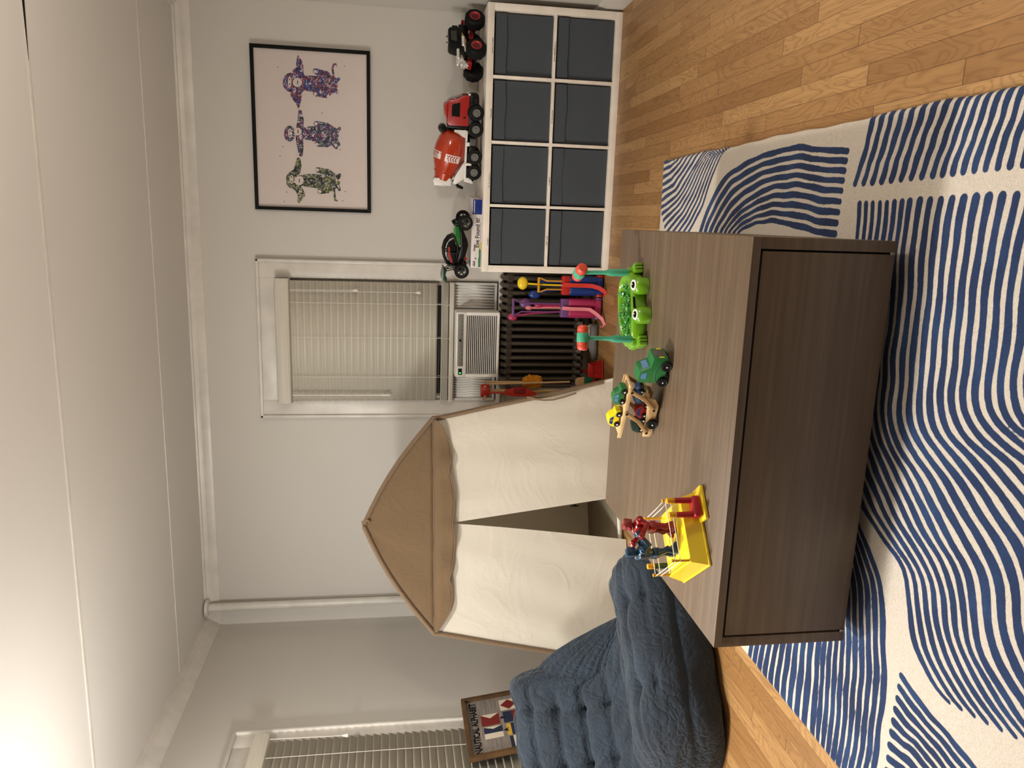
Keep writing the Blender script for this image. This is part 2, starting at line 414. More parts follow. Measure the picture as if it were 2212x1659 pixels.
# louvres run vertically in the picture's sideways view: horizontal slats
for k in range(15):
    z = .024+k*.0122
    B().box(-aw+.020, aw-.020, .004, .026, z, z+.0052, .001).build('louvre', M_acw, ac)
B().box(-aw+.02, aw-.075, -.0025, .004, .228, .262, .004).build('control_panel', M_acg, ac) if False else None
cp = B().box(-aw+.072, aw-.012, -.0025, .004, .226, .262, .004).build('control_panel', M_acg, ac)
b = B()
for k in range(11): b.box(-aw+.086+k*.0265, -aw+.096+k*.0265, -.004, -.002, .236, .238)
b.cyl((.03, -.0045, .246), (.03, -.002, .246), .008, n=16); b.build('control_marks', M_black, cp)
dp = B().box(-aw+.018, -aw+.058, -.0028, .004, .232, .256, .002).build('display', M_black, ac)
B().box(-aw+.026, -aw+.034, -.0036, -.002, .239, .249).build('display_light', M_grn_led, dp)
for sx, xa, xb in ((-1, OX0+.004, -.470-aw), (1, -.470+aw, OX1-.004)):
    t = thing('accordion_panel', 'white pleated filler panel %s the air conditioner' % ('left of' if sx < 0 else 'right of'), 'window panel', ((xa+xb)/2, .372, .622))
    hw = (xb-xa)/2
    b = B(); b.box(-hw, hw, -.012, .012, .268, .284, .002); b.box(-hw, hw, -.012, .012, 0, .014, .002)
    b.box(*( (-hw, -hw+.014) if sx < 0 else (hw-.014, hw)), -.014, .012, 0, .284, .002); b.build('panel_frame', M_alu, t)
    n = 22 if sx < 0 else 18
    P = [[(-hw+.002+(2*hw-.004)*i/n, -.004 if i % 2 else .010, z) for z in (.012, .27)] for i in range(n+1)]
    b = B(); b.grid(P, smooth=False); o = b.build('pleats', M_acw, t); md = o.modifiers.new('thickness', 'SOLIDIFY'); md.thickness = .0015

# ------------------------------------------------------------------ radiator
M_rad = plain('dark_bronze_radiator_paint', (78, 70, 60), .42, metal=.25, bump=.2, bscale=60)
rad = thing('radiator', 'dark cast iron radiator under the back window', 'radiator', (-.39, .285, 0))
NS = 16; RP = .0455
b = B()
for j in range(4):
    yy = -.075+j*.05
    b.tube([(0, yy, .115), (0, yy, .55)], .0125, 10)
b.tube([(0, -.075, .12), (0, -.086, .10), (0, -.06, .085), (0, .06, .085), (0, .086, .10), (0, .075, .12)], .016, 8)
b.tube([(0, -.075, .55), (0, -.088, .572), (0, -.06, .595), (0, .06, .595), (0, .088, .572), (0, .075, .55)], .016, 8)
for zz in (.118, .556): b.cyl((-RP/2, -.052, zz), (RP/2, -.052, zz), .0235, n=14, bev=.004)
sec = b.build('radiator_section', M_rad, rad); sec.location = (-(NS-1)/2*RP, 0, 0)
for k in range(1, NS):
    c = sec.copy(); COL.objects.link(c); c.parent = rad; c.location = (-(NS-1)/2*RP+k*RP, 0, 0)
for zz in (.21, .49): B().tube([(-(NS-1)/2*RP, .0, zz), ((NS-1)/2*RP, .0, zz)], .0025, 6).build('tie_rod', M_rad, rad)
for s in (-1, 1):
    for q in (-.05, .05): B().cyl((s*(NS-1)/2*RP, q, 0), (s*(NS-1)/2*RP, q, .09), .016, .012, n=10).build('radiator_foot', M_rad, rad)

# steam riser in the corner
M_pipe = plain('painted_pipe', (212, 208, 200), .3, bump=.08, bscale=18)
pp = thing('riser_pipe', 'white painted steam pipe rising in the back left corner', 'pipe', (-2.262, .352, 0))
B().cyl((0, 0, 0), (0, 0, ZC-.03), .027, n=24).build('pipe', M_pipe, pp)
B().lathe([(.028, ZC-.035), (.055, ZC-.030), (.057, ZC-.012), (.04, ZC-.004), (.028, ZC-.002)], 24).build('ceiling_collar', M_pipe, pp)

# black ceiling fixture, of which only one pointed arm reaches into view
M_fan = plain('black_lamp_metal', (16, 12, 10), .35)
fn = thing('ceiling_lamp', 'thin pointed black arm of a ceiling lamp reaching in below the ceiling', 'ceiling lamp', (1.33, -2.23, 2.2))
B().cyl((0, 0, .0), (0, 0, .30), .010, n=12).lathe([(0, .285), (.06, .29), (.065, .31), (0, .31)], 20).sph((0, 0, 0), .04).build('lamp_stem', M_fan, fn)
for k in range(4):
    a = PI+k*PI/2
    B().tube([(.03*math.cos(a), .03*math.sin(a), 0), (.3*math.cos(a), .3*math.sin(a), 0), (.52*math.cos(a), .52*math.sin(a), 0), (.67*math.cos(a), .67*math.sin(a), 0)], [.0055, .0045, .0032, .0004], 8).build('lamp_arm', M_fan, fn)
# ------------------------------------------------------------------ cube shelf and bins
M_white = plain('white_laminate', (238, 229, 217), .4)
def mat_bin():
    t = NT('charcoal_felt_fabric'); co = t.coord(); n = t.noise(co, 420, 3, .7)
    return t.out(Base_Color=t.ramp(n, [(.3, srgb((58, 64, 70))), (.7, srgb((72, 79, 86)))]), Roughness=.95, Normal=t.bump(n, .25, .001), Sheen_Weight=.2)
M_bin = mat_bin(); M_ink = plain('dark_ink', (40, 36, 34), .6)
SW, SH, SD, TT, ti = 1.465, .765, .39, .038, .016
sh = thing('cube_shelf', 'long low white cube shelf with eight compartments against the back wall', 'shelf', (0, 0, 0))
b = B(); b.box(0, SW, 0, SD, SH-TT, SH, .0015); b.box(0, SW, 0, SD, 0, TT, .0015); b.box(0, TT, 0.0, SD, TT, SH-TT, .001); b.box(SW-TT, SW, 0, SD, TT, SH-TT, .001)
b.build('outer_frame', M_white, sh)
cw = (SW-2*TT-3*ti)/4; chh = (SH-2*TT-ti)/2
for k in range(1, 4):
    x = TT+k*cw+(k-1)*ti; B().box(x, x+ti, .002, SD-.004, TT, SH-TT, .0008).build('upright_divider', M_white, sh)
mz = TT+chh
for k in range(4):
    x = TT+k*(cw+ti); B().box(x, x+cw, .002, SD-.004, mz, mz+ti, .0008).build('middle_shelf', M_white, sh)
B().box(TT, SW-TT, SD-.004, SD-.001, TT, SH-TT).build('back_panel', M_white, sh)
def tiny(b, x0, x1, z, h):
    x = x0; R = random.Random(int(x0*1000+z*77))
    while x < x1:
        wd = h*R.choice([.45, .6, .75]); k = R.random()
        if k < .14: x += h*.6; continue
        b.box(x, x+h*.16, -.0009, .0005, z, z+h)
        if k < .75: b.box(x, x+wd, -.0009, .0005, z+h*R.choice([0, .42, .84]), z+h*R.choice([.16, .58, 1]))
        if k > .45: b.box(x+wd-h*.14, x+wd, -.0009, .0005, z, z+h*R.choice([.6, 1]))
        x += wd+h*.22
for k, (a, c) in enumerate(((.15, .195), (.48, .56), (.86, .91), (1.20, 1.285))):
    b = B(); tiny(b, a, c, SH-TT+.004, .0055); b.build('lettered_label', M_ink, sh)
for k, (a, c) in enumerate(((.155, .215), (.505, .55), (.85, .92), (1.18, 1.285))):
    b = B(); b.M = Tr(0, .002, 0); tiny(b, a, c, mz+.005, .0055); b.build('lettered_label', M_ink, sh)
names = [['far left', 'second from left', 'third from left', 'far right'], ['top', 'bottom']]
def bin_mesh(seed):
    R = random.Random(seed); W_, H_, D_ = cw-.016, chh-.012, .34
    N = 14; P = []
    ph = R.random()*6
    for i in range(N+1):
        u = i/N; row = []
        for j in range(N+1):
            v = j/N; x = -W_/2+W_*u; z = H_*v
            e = min(1, 8*u*(1-u))*min(1, 8*v*(1-v))
            y = .006*math.sin(2.2*u+ph)*e*.6 + .004*math.sin(5*v+ph*2)*e*.5 + (.004*(1-e))
            row.append((x, y, z))
        P.append(row)
    return P, W_, H_, D_
for r in range(2):
    for c in range(4):
        x = TT+c*(cw+ti)+cw/2; z = (mz+ti if r == 0 else TT)
        t = thing('fabric_bin', 'charcoal fabric storage bin in the %s row of the white shelf, %s' % (names[1][r], names[0][c]), 'storage bin', (x, .020+.004*((c+r) % 2), z+.001), random.Random(c*3+r).uniform(-.02, .02), 'charcoal bins in the white cube shelf')
        P, W_, H_, D_ = bin_mesh(c+4*r)
        b = B(); b.grid(P, flip=True)
        b.box(-W_/2, W_/2, .006, .012, 0, H_); b.box(-W_/2, -W_/2+.004, .004, D_, 0, H_-.004); b.box(W_/2-.004, W_/2, .004, D_, 0, H_-.004); b.box(-W_/2, W_/2, D_-.004, D_, 0, H_-.004); b.box(-W_/2, W_/2, .004, D_, 0, .004)
        b.build('bin_box', M_bin, t)
        # folded flap along the top of the front
        R = random.Random(50+c+4*r); b = B(); n = 16; Q = []; a1 = R.uniform(-.004, .004)
        for i in range(n+1):
            u = i/n; xx = -W_/2+.002+(W_-.004)*u
            fz = .062+a1*math.sin(3*u+R.random()*0)+.002*math.sin(9*u+c)
            Q.append([(xx, .004, H_-.001), (xx, -.006, H_-.004), (xx, -.009-.002*math.sin(7*u+r), H_-fz*.5), (xx, -.008, H_-fz), (xx, .002, H_-fz-.001), (xx, .004, H_-fz*.6)])
        b.grid(Q, closed_v=True, flip=False); b.build('top_flap', M_bin, t)

# ------------------------------------------------------------------ picture
M_frame = plain('black_frame', (6, 6, 6), .6); M_paper = plain('print_paper', (214, 202, 196), .7, var=.01)
pic = thing('framed_print', 'black framed print of three colourful monkeys on the back wall', 'picture', (.7817, YB, 1.4156), 0)
PX, PZ, fw = .466, .683, .020
b = B(); b.box(-PX, PX, -.030, 0, 0, fw, .002); b.box(-PX, PX, -.030, 0, PZ-fw, PZ, .002); b.box(-PX, -PX+fw, -.030, 0, fw, PZ-fw, .002); b.box(PX-fw, PX, -.030, 0, fw, PZ-fw, .002)
b.build('frame', M_frame, pic)
B().box(-PX+fw-.002, PX-fw+.002, -.014, -.004, fw-.002, PZ-fw+.002).build('print', M_paper, pic)
tp = homog([(138, 188), (1078, 260), (1085, 1520), (187, 1481)], [(PX, PZ), (PX, 0), (-PX, 0), (-PX, PZ)])
def mat_water(name, cols, seed):
    t = NT(name); co = t.coord((1, 1, 1)); vm = t.node('ShaderNodeMapping'); t.link(co, vm.inputs[0]); vm.inputs['Location'].default_value = (seed*3.7, seed, 0)
    n = t.noise(vm.outputs[0], 24, 4, .7, .8); n2 = t.noise(vm.outputs[0], 55, 3, .75, 1.2)
    stops = [(p, srgb(c)) for p, c in cols]
    c1 = t.ramp(n, stops)
    c2 = t.mix(t.math('GREATER_THAN', n2, .575), c1, srgb((214, 202, 198)))
    c3 = t.mix(t.math('LESS_THAN', n2, .445), c2, srgb((16, 16, 26)))
    return t.out(Base_Color=c3, Roughness=.7)
MW = [mat_water('watercolour_a', [(.40, (26, 44, 130)), (.46, (70, 70, 120)), (.50, (176, 44, 36)), (.54, (60, 40, 80)), (.60, (40, 64, 150))], 1),
      mat_water('watercolour_b', [(.40, (30, 40, 56)), (.46, (76, 90, 112)), (.51, (44, 50, 120)), (.56, (150, 30, 70)), (.62, (60, 90, 120))], 5),
      mat_water('watercolour_c', [(.40, (20, 20, 14)), (.46, (60, 70, 34)), (.50, (50, 74, 96)), (.55, (150, 154, 54)), (.62, (24, 34, 34))], 9)]
def p2(pts): return [tuple(q) for q in tp(pts)]
def cap2(b, pts, rs, y):
    """flat painted stroke with varying radius"""
    P = p2(pts); k = .00072
    for (a, c), (ra, rc) in zip(zip(P, P[1:]), zip(rs, rs[1:])):
        A = Vector((a[0], 0, a[1])); C_ = Vector((c[0], 0, c[1])); d = (C_-A); 
        if d.length < 1e-6: continue
        d.normalize(); n = Vector((-d.z, 0, d.x)); poly = []
        for i in range(9): th = PI/2+PI*i/8; poly.append(A + (n*math.sin(th)+d*math.cos(th))*ra*k)
        for i in range(9): th = -PI/2+PI*i/8; poly.append(C_ + (n*math.sin(th)+d*math.cos(th))*rc*k)
        b.bm.faces.new([b.bm.verts.new((p.x, y, p.z)) for p in poly]); y -= .000012
def ell2(b, c, rx, ry, y):
    b.bm.faces.new([b.bm.verts.new((q[0], y, q[1])) for q in p2([(c[0]+rx*math.cos(2*PI*i/20), c[1]+ry*math.sin(2*PI*i/20)) for i in range(20)])])
mk = [
 dict(s=[([(520, 500), (600, 505), (700, 510), (800, 520)], [45, 62, 62, 30]), ([(520, 296), (530, 350), (535, 430), (560, 480)], [10, 28, 26, 30]), ([(520, 690), (518, 630), (520, 570), (540, 540)], [8, 26, 30, 30]),
         ([(655, 410), (730, 440), (815, 488)], [22, 34, 18]), ([(655, 585), (730, 585), (805, 555)], [22, 36, 18]), ([(815, 488), (835, 470)], [16, 12]), ([(808, 555), (826, 580)], [16, 12]), ([(795, 450), (786, 390), (795, 358), (812, 355), (818, 376)], [9, 8, 7, 7, 5]), ([(490, 420), (515, 400)], [22, 22]), ([(480, 590), (500, 640)], [24, 14])],
      h=((462, 495), 64, 76), f=((452, 490), 14, 42), mz=((512, 496), 36, 36), kn=[(652, 412), (652, 588)]),
 dict(s=[([(535, 895), (620, 895), (720, 910), (810, 920)], [40, 58, 62, 28]), ([(533, 722), (538, 790), (532, 860)], [14, 26, 30]), ([(540, 1060), (536, 1000), (528, 930)], [16, 26, 30]),
         ([(662, 822), (740, 840), (825, 880)], [24, 28, 16]), ([(668, 978), (740, 975), (815, 955)], [22, 30, 18]), ([(825, 880), (842, 858)], [15, 12]), ([(818, 955), (838, 985)], [15, 13]), ([(775, 970), (800, 1000), (818, 1015), (824, 1000)], [8, 8, 7, 6])],
      h=((452, 895), 44, 62), f=((455, 893), 14, 38), mz=((516, 880), 30, 30), kn=[(658, 820), (662, 982)]),
 dict(s=[([(540, 1262), (620, 1262), (720, 1275), (820, 1285)], [45, 56, 58, 28]), ([(522, 1098), (520, 1140), (510, 1190), (470, 1215)], [16, 26, 28, 26]), ([(525, 1425), (545, 1370), (520, 1320), (470, 1290)], [12, 30, 32, 26]),
         ([(672, 1180), (750, 1200), (830, 1242)], [22, 28, 16]), ([(690, 1345), (750, 1335), (825, 1300)], [24, 28, 16]), ([(830, 1242), (842, 1222)], [16, 14]), ([(828, 1305), (840, 1335)], [14, 12]), ([(795, 1310), (803, 1370), (806, 1415), (822, 1420)], [9, 9, 8, 6])],
      h=((470, 1255), 46, 66), f=((468, 1250), 14, 34), mz=((526, 1262), 36, 36), kn=[(668, 1180), (688, 1348)])]
for k, d in enumerate(mk):
    b = B()
    for i, (pts, rs) in enumerate(d['s']): cap2(b, pts, rs, -.0146-.00006*i)
    ell2(b, *d['h'], -.01545); b.build('painted_monkey', MW[k], pic)
    b = B(); ell2(b, *d['f'], -.0157); ell2(b, *d['mz'], -.0158)
    for q in d['kn']: ell2(b, q, 13, 13, -.0157)
    b.build('painted_face', M_paper, pic)
    b = B(); c = d['mz'][0]; ell2(b, (c[0]+2, c[1]), 4, 17, -.0161); c = d['f'][0]; ell2(b, (c[0], c[1]-18), 4, 8, -.0160); ell2(b, (c[0], c[1]+18), 4, 8, -.0160); b.build('painted_features', M_ink, pic)
b = B()
for q in ((358, 374), (880, 372), (705, 737), (398, 995), (378, 1070), (845, 1022), (430, 1350), (885, 1350), (410, 1424), (866, 1422)): ell2(b, q, 4, 4, -.0150)
b.build('ink_specks', M_ink, pic)
t = NT('picture_glass'); tp_ = t.node('ShaderNodeBsdfTransparent'); gl = t.node('ShaderNodeBsdfGlossy'); gl.inputs['Roughness'].default_value = .38
fr_ = t.node('ShaderNodeFresnel'); fr_.inputs['IOR'].default_value = 1.22
mx_ = t.node('ShaderNodeMixShader', i_0=fr_); t.t.links.new(tp_.outputs[0], mx_.inputs[1]); t.t.links.new(gl.outputs[0], mx_.inputs[2]); t.t.links.new(mx_.outputs[0], t.n['Material Output'].inputs[0]); gm = t.m
B().box(-PX+fw-.001, PX-fw+.001, -.0195, -.0185, fw-.001, PZ-fw+.001).build('glass', gm, pic)

# ------------------------------------------------------------------ low storage table
def mat_table():
    t = NT('greige_wood_laminate'); co = t.coord((1.1, 34, 34)); n = t.noise(co, 1.6, 5, .6, .3); co2 = t.coord((3, 260, 260)); n2 = t.noise(co2, 1.2, 3, .6)
    c = t.ramp(n, [(.28, srgb((84, 68, 51))), (.5, srgb((97, 79, 60))), (.72, srgb((112, 93, 72)))])
    c = t.mix(t.math('MULTIPLY', t.math('SUBTRACT', n2, .4), .7), c, srgb((72, 57, 43)))
    return t.out(Base_Color=c, Roughness=.46, Specular_IOR_Level=.75, Normal=t.bump(n2, .12, .001))
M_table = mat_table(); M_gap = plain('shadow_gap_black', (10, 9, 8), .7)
TX0, TX1, TY0, TY1, TB, TZ = -.794, .2785, -2.760, -1.682, .057, .43
tb = thing('storage_table', 'large square brown wood storage table with toys on top, on the blue rug', 'table', ((TX0+TX1)/2, (TY0+TY1)/2, .016))
hx, hy = (TX1-TX0)/2, (TY1-TY0)/2; zb, zt = TB-.016, TZ-.016
B().box(-hx, hx, -hy, hy, zt-.022, zt, .0012).build('table_top', M_table, tb)
B().box(-hx, -hx+.028, -hy, hy, zb, zt-.022, .001).build('side_panel', M_table, tb)
B().box(hx-.028, hx, -hy, hy, zb, zt-.022, .001).build('side_panel', M_table, tb)
B().box(-hx+.028, hx-.028, hy-.02, hy, zb, zt-.022, .001).build('back_panel', M_table, tb)
B().box(-hx+.028, hx-.028, -hy+.02, hy-.02, zb, zb+.02).build('bottom_panel', M_table, tb)
B().box(-hx+.033, hx-.033, -hy+.001, -hy+.019, zb+.001, zt-.028, .001).build('front_panel', M_table, tb)
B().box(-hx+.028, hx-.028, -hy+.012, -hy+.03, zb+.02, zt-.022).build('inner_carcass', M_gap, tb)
M_met = plain('nickel_hinge', (150, 145, 138), .3, metal=1)
for s in (-1, 1): B().box(s*(hx-.0305)-.004, s*(hx-.0305)+.004, -hy-.0015, -hy+.01, zb+.002, zb+.016, .001).build('hinge', M_met, tb)
for sx in (-1, 1):
    for sy in (-1, 1): B().cyl((sx*(hx-.08), sy*(hy-.08), 0), (sx*(hx-.08), sy*(hy-.08), zb), .02, .024, n=16).build('foot', M_black, tb)

# ------------------------------------------------------------------ rug
HF = homog([(1000, 1500), (2200, 300), (1500, 200), (2200, 1500)], [(0, 0)]*4) if False else None
def px_floor(p, z=.014):
    """where the traced picture points of the rug pattern lie on the floor (pattern tracing only)"""
    out = []
    for X, Y in p:
        u, v = 1659-Y, X
        d = FWD + RGT*((u-829.5)/FPX) - UPV*((v-1106)/FPX); k = (z-CAM.z)/d.z
        out.append((CAM.x+d.x*k, CAM.y+d.y*k))
    return np.array(out)
RX0, RX1, RY0, RY1 = -1.205, .600, -3.70, -.895
RSTEP = .0053
nx = int((RX1-RX0)/RSTEP)+1; ny = int((RY1-RY0)/RSTEP)+1
gx = np.linspace(RX0, RX1, nx); gy = np.linspace(RY0, RY1, ny); GX, GY = np.meshgrid(gx, gy)
FIELD = np.full(GX.shape, -.03)
def resample(P, n):
    P = np.array(P, float); d = np.r_[0, np.cumsum(np.hypot(*np.diff(P, axis=0).T))]; t = np.linspace(0, d[-1], n)
    # smooth interpolation
    X = np.interp(t, d, P[:, 0]); Y = np.interp(t, d, P[:, 1])
    for _ in range(2): X[1:-1] = (X[:-2]+2*X[1:-1]+X[2:])/4; Y[1:-1] = (Y[:-2]+2*Y[1:-1]+Y[2:])/4
    return np.c_[X, Y]
def family(keys, wr=.62, seed=0, wob=.0013, wmax=.5, n=44):
    """keys: {index: image polyline}; every integer index between becomes one stripe"""
    R = np.random.RandomState(seed); idx = sorted(keys); C = {i: resample(px_floor(keys[i]), n) for i in idx}; S = []
    for i in range(idx[0], idx[-1]+1):
        lo = max(k for k in idx if k <= i); hi = min(k for k in idx if k >= i)
        S.append(C[lo] if lo == hi else C[lo]+(C[hi]-C[lo])*(i-lo)/(hi-lo))
    for k, P in enumerate(S):
        nb = []
        if k > 0: nb.append(S[k-1])
        if k < len(S)-1: nb.append(S[k+1])
        T = np.gradient(P, axis=0); T /= (np.hypot(T[:, 0], T[:, 1])[:, None]+1e-9); N = np.c_[-T[:, 1], T[:, 0]]
        sp = np.mean([np.abs(((Q-P)*N).sum(1)) for Q in nb], axis=0)
        w_ = np.clip(sp*wr, .004, .06)/2
        ph = np.array([1.0, 2.2, 4.0, .5])+k*np.array([.42, -.35, .9, .3])+R.rand(4)*.55+seed; tt = np.linspace(0, 1, n)
        L = np.hypot(*(P[-1]-P[0]))+.2
        wv = wob*(np.sin(tt*L*24+ph[0])+.6*np.sin(tt*L*47+ph[1])); P2 = P+N*wv[:, None]
        w_ = w_*(1+.10*np.sin(tt*L*29+ph[2]))
        for a, c, wa, wc in zip(P2[:-1], P2[1:], w_[:-1], w_[1:]):
            m_ = max(wa, wc)+.03
            i0, i1 = np.searchsorted(gx, [min(a[0], c[0])-m_, max(a[0], c[0])+m_]); j0, j1 = np.searchsorted(gy, [min(a[1], c[1])-m_, max(a[1], c[1])+m_])
            if i0 >= i1 or j0 >= j1: continue
            xx = GX[j0:j1, i0:i1]; yy = GY[j0:j1, i0:i1]; d = c-a; l2 = d@d+1e-12
            t_ = np.clip(((xx-a[0])*d[0]+(yy-a[1])*d[1])/l2, 0, 1)
            ds = np.hypot(xx-a[0]-t_*d[0], yy-a[1]-t_*d[1])
            FIELD[j0:j1, i0:i1] = np.maximum(FIELD[j0:j1, i0:i1], (wa+(wc-wa)*t_)-ds)
def c3(p): return [(1380+x/2.6587, 180+y/2.6587) for x, y in p]
def c4(p): return [(1780+x/2.7639, 700+y/2.7639) for x, y in p]
def c5(p): return [(1540+x/3.2917, 1180+y/3.2917) for x, y in p]
family({0: c3([(222, 405), (200, 440), (135, 458)]), 6: c3([(385, 375), (340, 440), (270, 560), (215, 650), (125, 715)]),
        14: c3([(555, 335), (468, 415), (410, 560), (372, 690), (290, 850), (190, 1010)])}, .54, 1, .0012)
family({0: c3([(1200, 392), (1080, 385), (930, 365), (770, 395), (610, 462), (500, 540), (430, 650), (355, 840), (320, 1000)]),
        4: c3([(1165, 620), (1050, 605), (900, 580), (780, 590), (640, 655), (540, 745), (468, 845), (440, 1000)]),
        8: c3([(1128, 862), (1010, 850), (900, 812), (780, 790), (680, 795), (600, 835), (560, 865), (530, 1000)])}, .66, 2, .0016)
family({0: c3([(1350, 190), (1318, 320), (1290, 440), (1243, 575)]), 8: c3([(1850, 60), (1785, 250), (1725, 400), (1688, 525)]),
        16: c3([(2360, -40), (2280, 180), (2235, 340), (2207, 465)]), 26: c3([(3060, -200), (2990, 60), (2940, 220), (2900, 370)])}, .60, 3, .0016)
K0 = [(1857, 441), (1848, 540), (1836, 700), (1822, 800), (1812, 880), (1822, 950), (1840, 1030), (1865, 1098), (1900, 1152), (1925, 1185), (1939, 1206), (1950, 1225), (1957, 1243), (1963, 1300)]+c5([(1405, 500), (1432, 680), (1502, 860), (1572, 1000), (1680, 1112)])
K7 = [(1964, 436), (1951, 540), (1941, 700)]+c4([(410, 200), (412, 330), (387, 450), (392, 600), (440, 720), (500, 820), (560, 920), (630, 1050), (705, 1200), (772, 1330), (822, 1420), (862, 1500), (890, 1650)])+[(2104, 1330), (2111, 1393), (2135, 1447), (2166, 1499), (2208, 1560), (2262, 1625)]
K16 = [(2196, 423), (2165, 560), (2149, 700), (2142, 772), (2131, 827), (2137, 880), (2162, 925), (2210, 965), (2262, 1000), (2320, 1050), (2380, 1120), (2415, 1200), (2430, 1300), (2440, 1400), (2475, 1500), (2530, 1600)]
K26 = [(2560, 390), (2500, 560), (2480, 700), (2470, 772), (2470, 827), (2480, 880), (2520, 925), (2580, 965), (2650, 1000), (2720, 1050), (2780, 1120), (2820, 1200), (2840, 1300), (2860, 1400), (2890, 1500), (2940, 1600)]
family({0: K0, 7: K7, 16: K16, 26: K26}, .63, 4, .0018, n=60)
family({0: [(1840, 1080), (1856, 1145), (1881, 1199), (1896, 1243), (1905, 1300), (1909, 1393), (1910, 1453), (1907, 1508), (1898, 1575), (1887, 1659), (1876, 1720)],
        10: [(1770, 1100), (1772, 1250), (1771, 1330), (1769, 1393), (1762, 1480), (1757, 1530), (1755, 1590), (1745, 1659), (1733, 1720)],
        20: [(1700, 1110), (1665, 1250), (1640, 1340), (1624, 1393), (1614, 1440), (1606, 1500), (1598, 1560), (1587, 1659), (1577, 1720)]}, .76, 5, .0018, n=50)
family({0: [(1947, 1462), (1977, 1505), (2008, 1544), (2056, 1602), (2105, 1659), (2165, 1730)], 5: [(1926, 1585), (1965, 1617), (1996, 1654), (2050, 1720)],
        9: [(1912, 1690), (1940, 1710), (1960, 1740)]}, .66, 6, .0016)
bm = bmesh.new(); lay = bm.verts.layers.float.new('pile_field'); V = []
rz = np.random.RandomState(3)
for j in range(ny):
    row = []
    for i in range(nx):
        e = min(i, j, nx-1-i, ny-1-j); wx = .003*math.sin(gy[j]*9+1)+.0015*math.sin(gy[j]*31) if i in (0, nx-1) else 0
        v = bm.verts.new((gx[i]+wx, gy[j], .014-(.006 if e == 0 else (.0015 if e == 1 else 0))+.0008*math.sin(gx[i]*13+gy[j]*7)))
        v[lay] = float(FIELD[j, i]); row.append(v)
    V.append(row)
for j in range(ny-1):
    for i in range(nx-1): bm.faces.new((V[j][i], V[j][i+1], V[j+1][i+1], V[j+1][i])).smooth = True
ring = [V[0][i] for i in range(nx)]+[V[j][nx-1] for j in range(1, ny)]+[V[ny-1][i] for i in range(nx-2, -1, -1)]+[V[j][0] for j in range(ny-2, 0, -1)]
low = []
for v in ring:
    q = bm.verts.new((v.co.x, v.co.y, .0005)); q[lay] = v[lay]; low.append(q)
for k in range(len(ring)): bm.faces.new((ring[k], low[k], low[(k+1) % len(ring)], ring[(k+1) % len(ring)]))
me = bpy.data.meshes.new('area_rug'); bm.to_mesh(me); bm.free()
t = NT('tufted_rug_pile'); at = t.node('ShaderNodeAttribute', attribute_name='pile_field'); co = t.coord()
nf = t.noise(co, 55, 3, .6); nf2 = t.noise(co, 260, 3, .7); nf3 = t.noise(co, 7, 3)
fld = t.math('ADD', at.outputs['Fac'], t.math('MULTIPLY', t.math('SUBTRACT', nf, .5), .0035)); fld = t.math('ADD', fld, t.math('MULTIPLY', t.math('SUBTRACT', nf2, .5), .0022))
msk = t.math('DIVIDE', t.math('ADD', fld, .0009), .0018); msk = t.node('ShaderNodeClamp', i_0=msk).outputs[0]
blue = t.ramp(t.math('ADD', t.math('MULTIPLY', nf3, .6), t.math('MULTIPLY', nf2, .4)), [(.3, srgb((5, 28, 64))), (.5, srgb((11, 40, 83))), (.72, srgb((30, 66, 112)))])
crm = t.ramp(nf2, [(.3, srgb((186, 176, 162))), (.7, srgb((214, 205, 192)))])
col = t.mix(msk, crm, blue)
hh = t.math('ADD', t.math('MULTIPLY', msk, .5), t.math('MULTIPLY', nf2, .9))
me.materials.append(t.out(Base_Color=col, Roughness=.95, Sheen_Weight=.10, Normal=t.bump(hh, .5, .003)))
rug = bpy.data.objects.new('area_rug', me); COL.objects.link(rug)
tag(rug, 'cream and blue striped tufted rug under the brown storage table', 'rug')
# ------------------------------------------------------------------ play tent
def mat_canvas(name, c, b=.35, sc=7, tr=0):
    t = NT(name); co = t.coord(); n = t.noise(co, sc, 4, .55, .8); n2 = t.noise(co, 900, 2); col = srgb(c)
    wr = t.math('ABSOLUTE', t.math('SUBTRACT', n, .5)); wr = t.math('POWER', t.math('SUBTRACT', 1.0, wr), 8.0)
    nn = t.bump(wr, b, .012); nn = t.bump(n2, .08, .0006, nn)
    t.out(Base_Color=col, Roughness=.9, Sheen_Weight=.15, Normal=nn)
    if tr:
        mx = t.node('ShaderNodeMixShader', i_0=tr); tl = t.node('ShaderNodeBsdfTranslucent', i_0=col)
        t.t.links.new(t.b.outputs[0], mx.inputs[1]); t.t.links.new(tl.outputs[0], mx.inputs[2]); t.t.links.new(mx.outputs[0], t.n['Material Output'].inputs[0])
    return t.m
M_canvas = mat_canvas('cream_cotton_canvas', (225, 218, 203), .22, 3.2, .24)
M_canvas_in = mat_canvas('cream_cotton_lining', (222, 214, 194), .15, 5, .62)
M_tan = mat_canvas('tan_cotton_canvas', (124, 101, 74), .2, 8, .25)
M_bind = mat_canvas('brown_fabric_binding', (120, 98, 74), .3, 60)
M_pole = plain('white_plastic_pole', (228, 224, 214), .4)
TH = math.radians(21)
tent = thing('play_tent', 'cream canvas play tent with tan scalloped roof in the back left corner', 'tent', (-1.40, -.70, 0), TH)
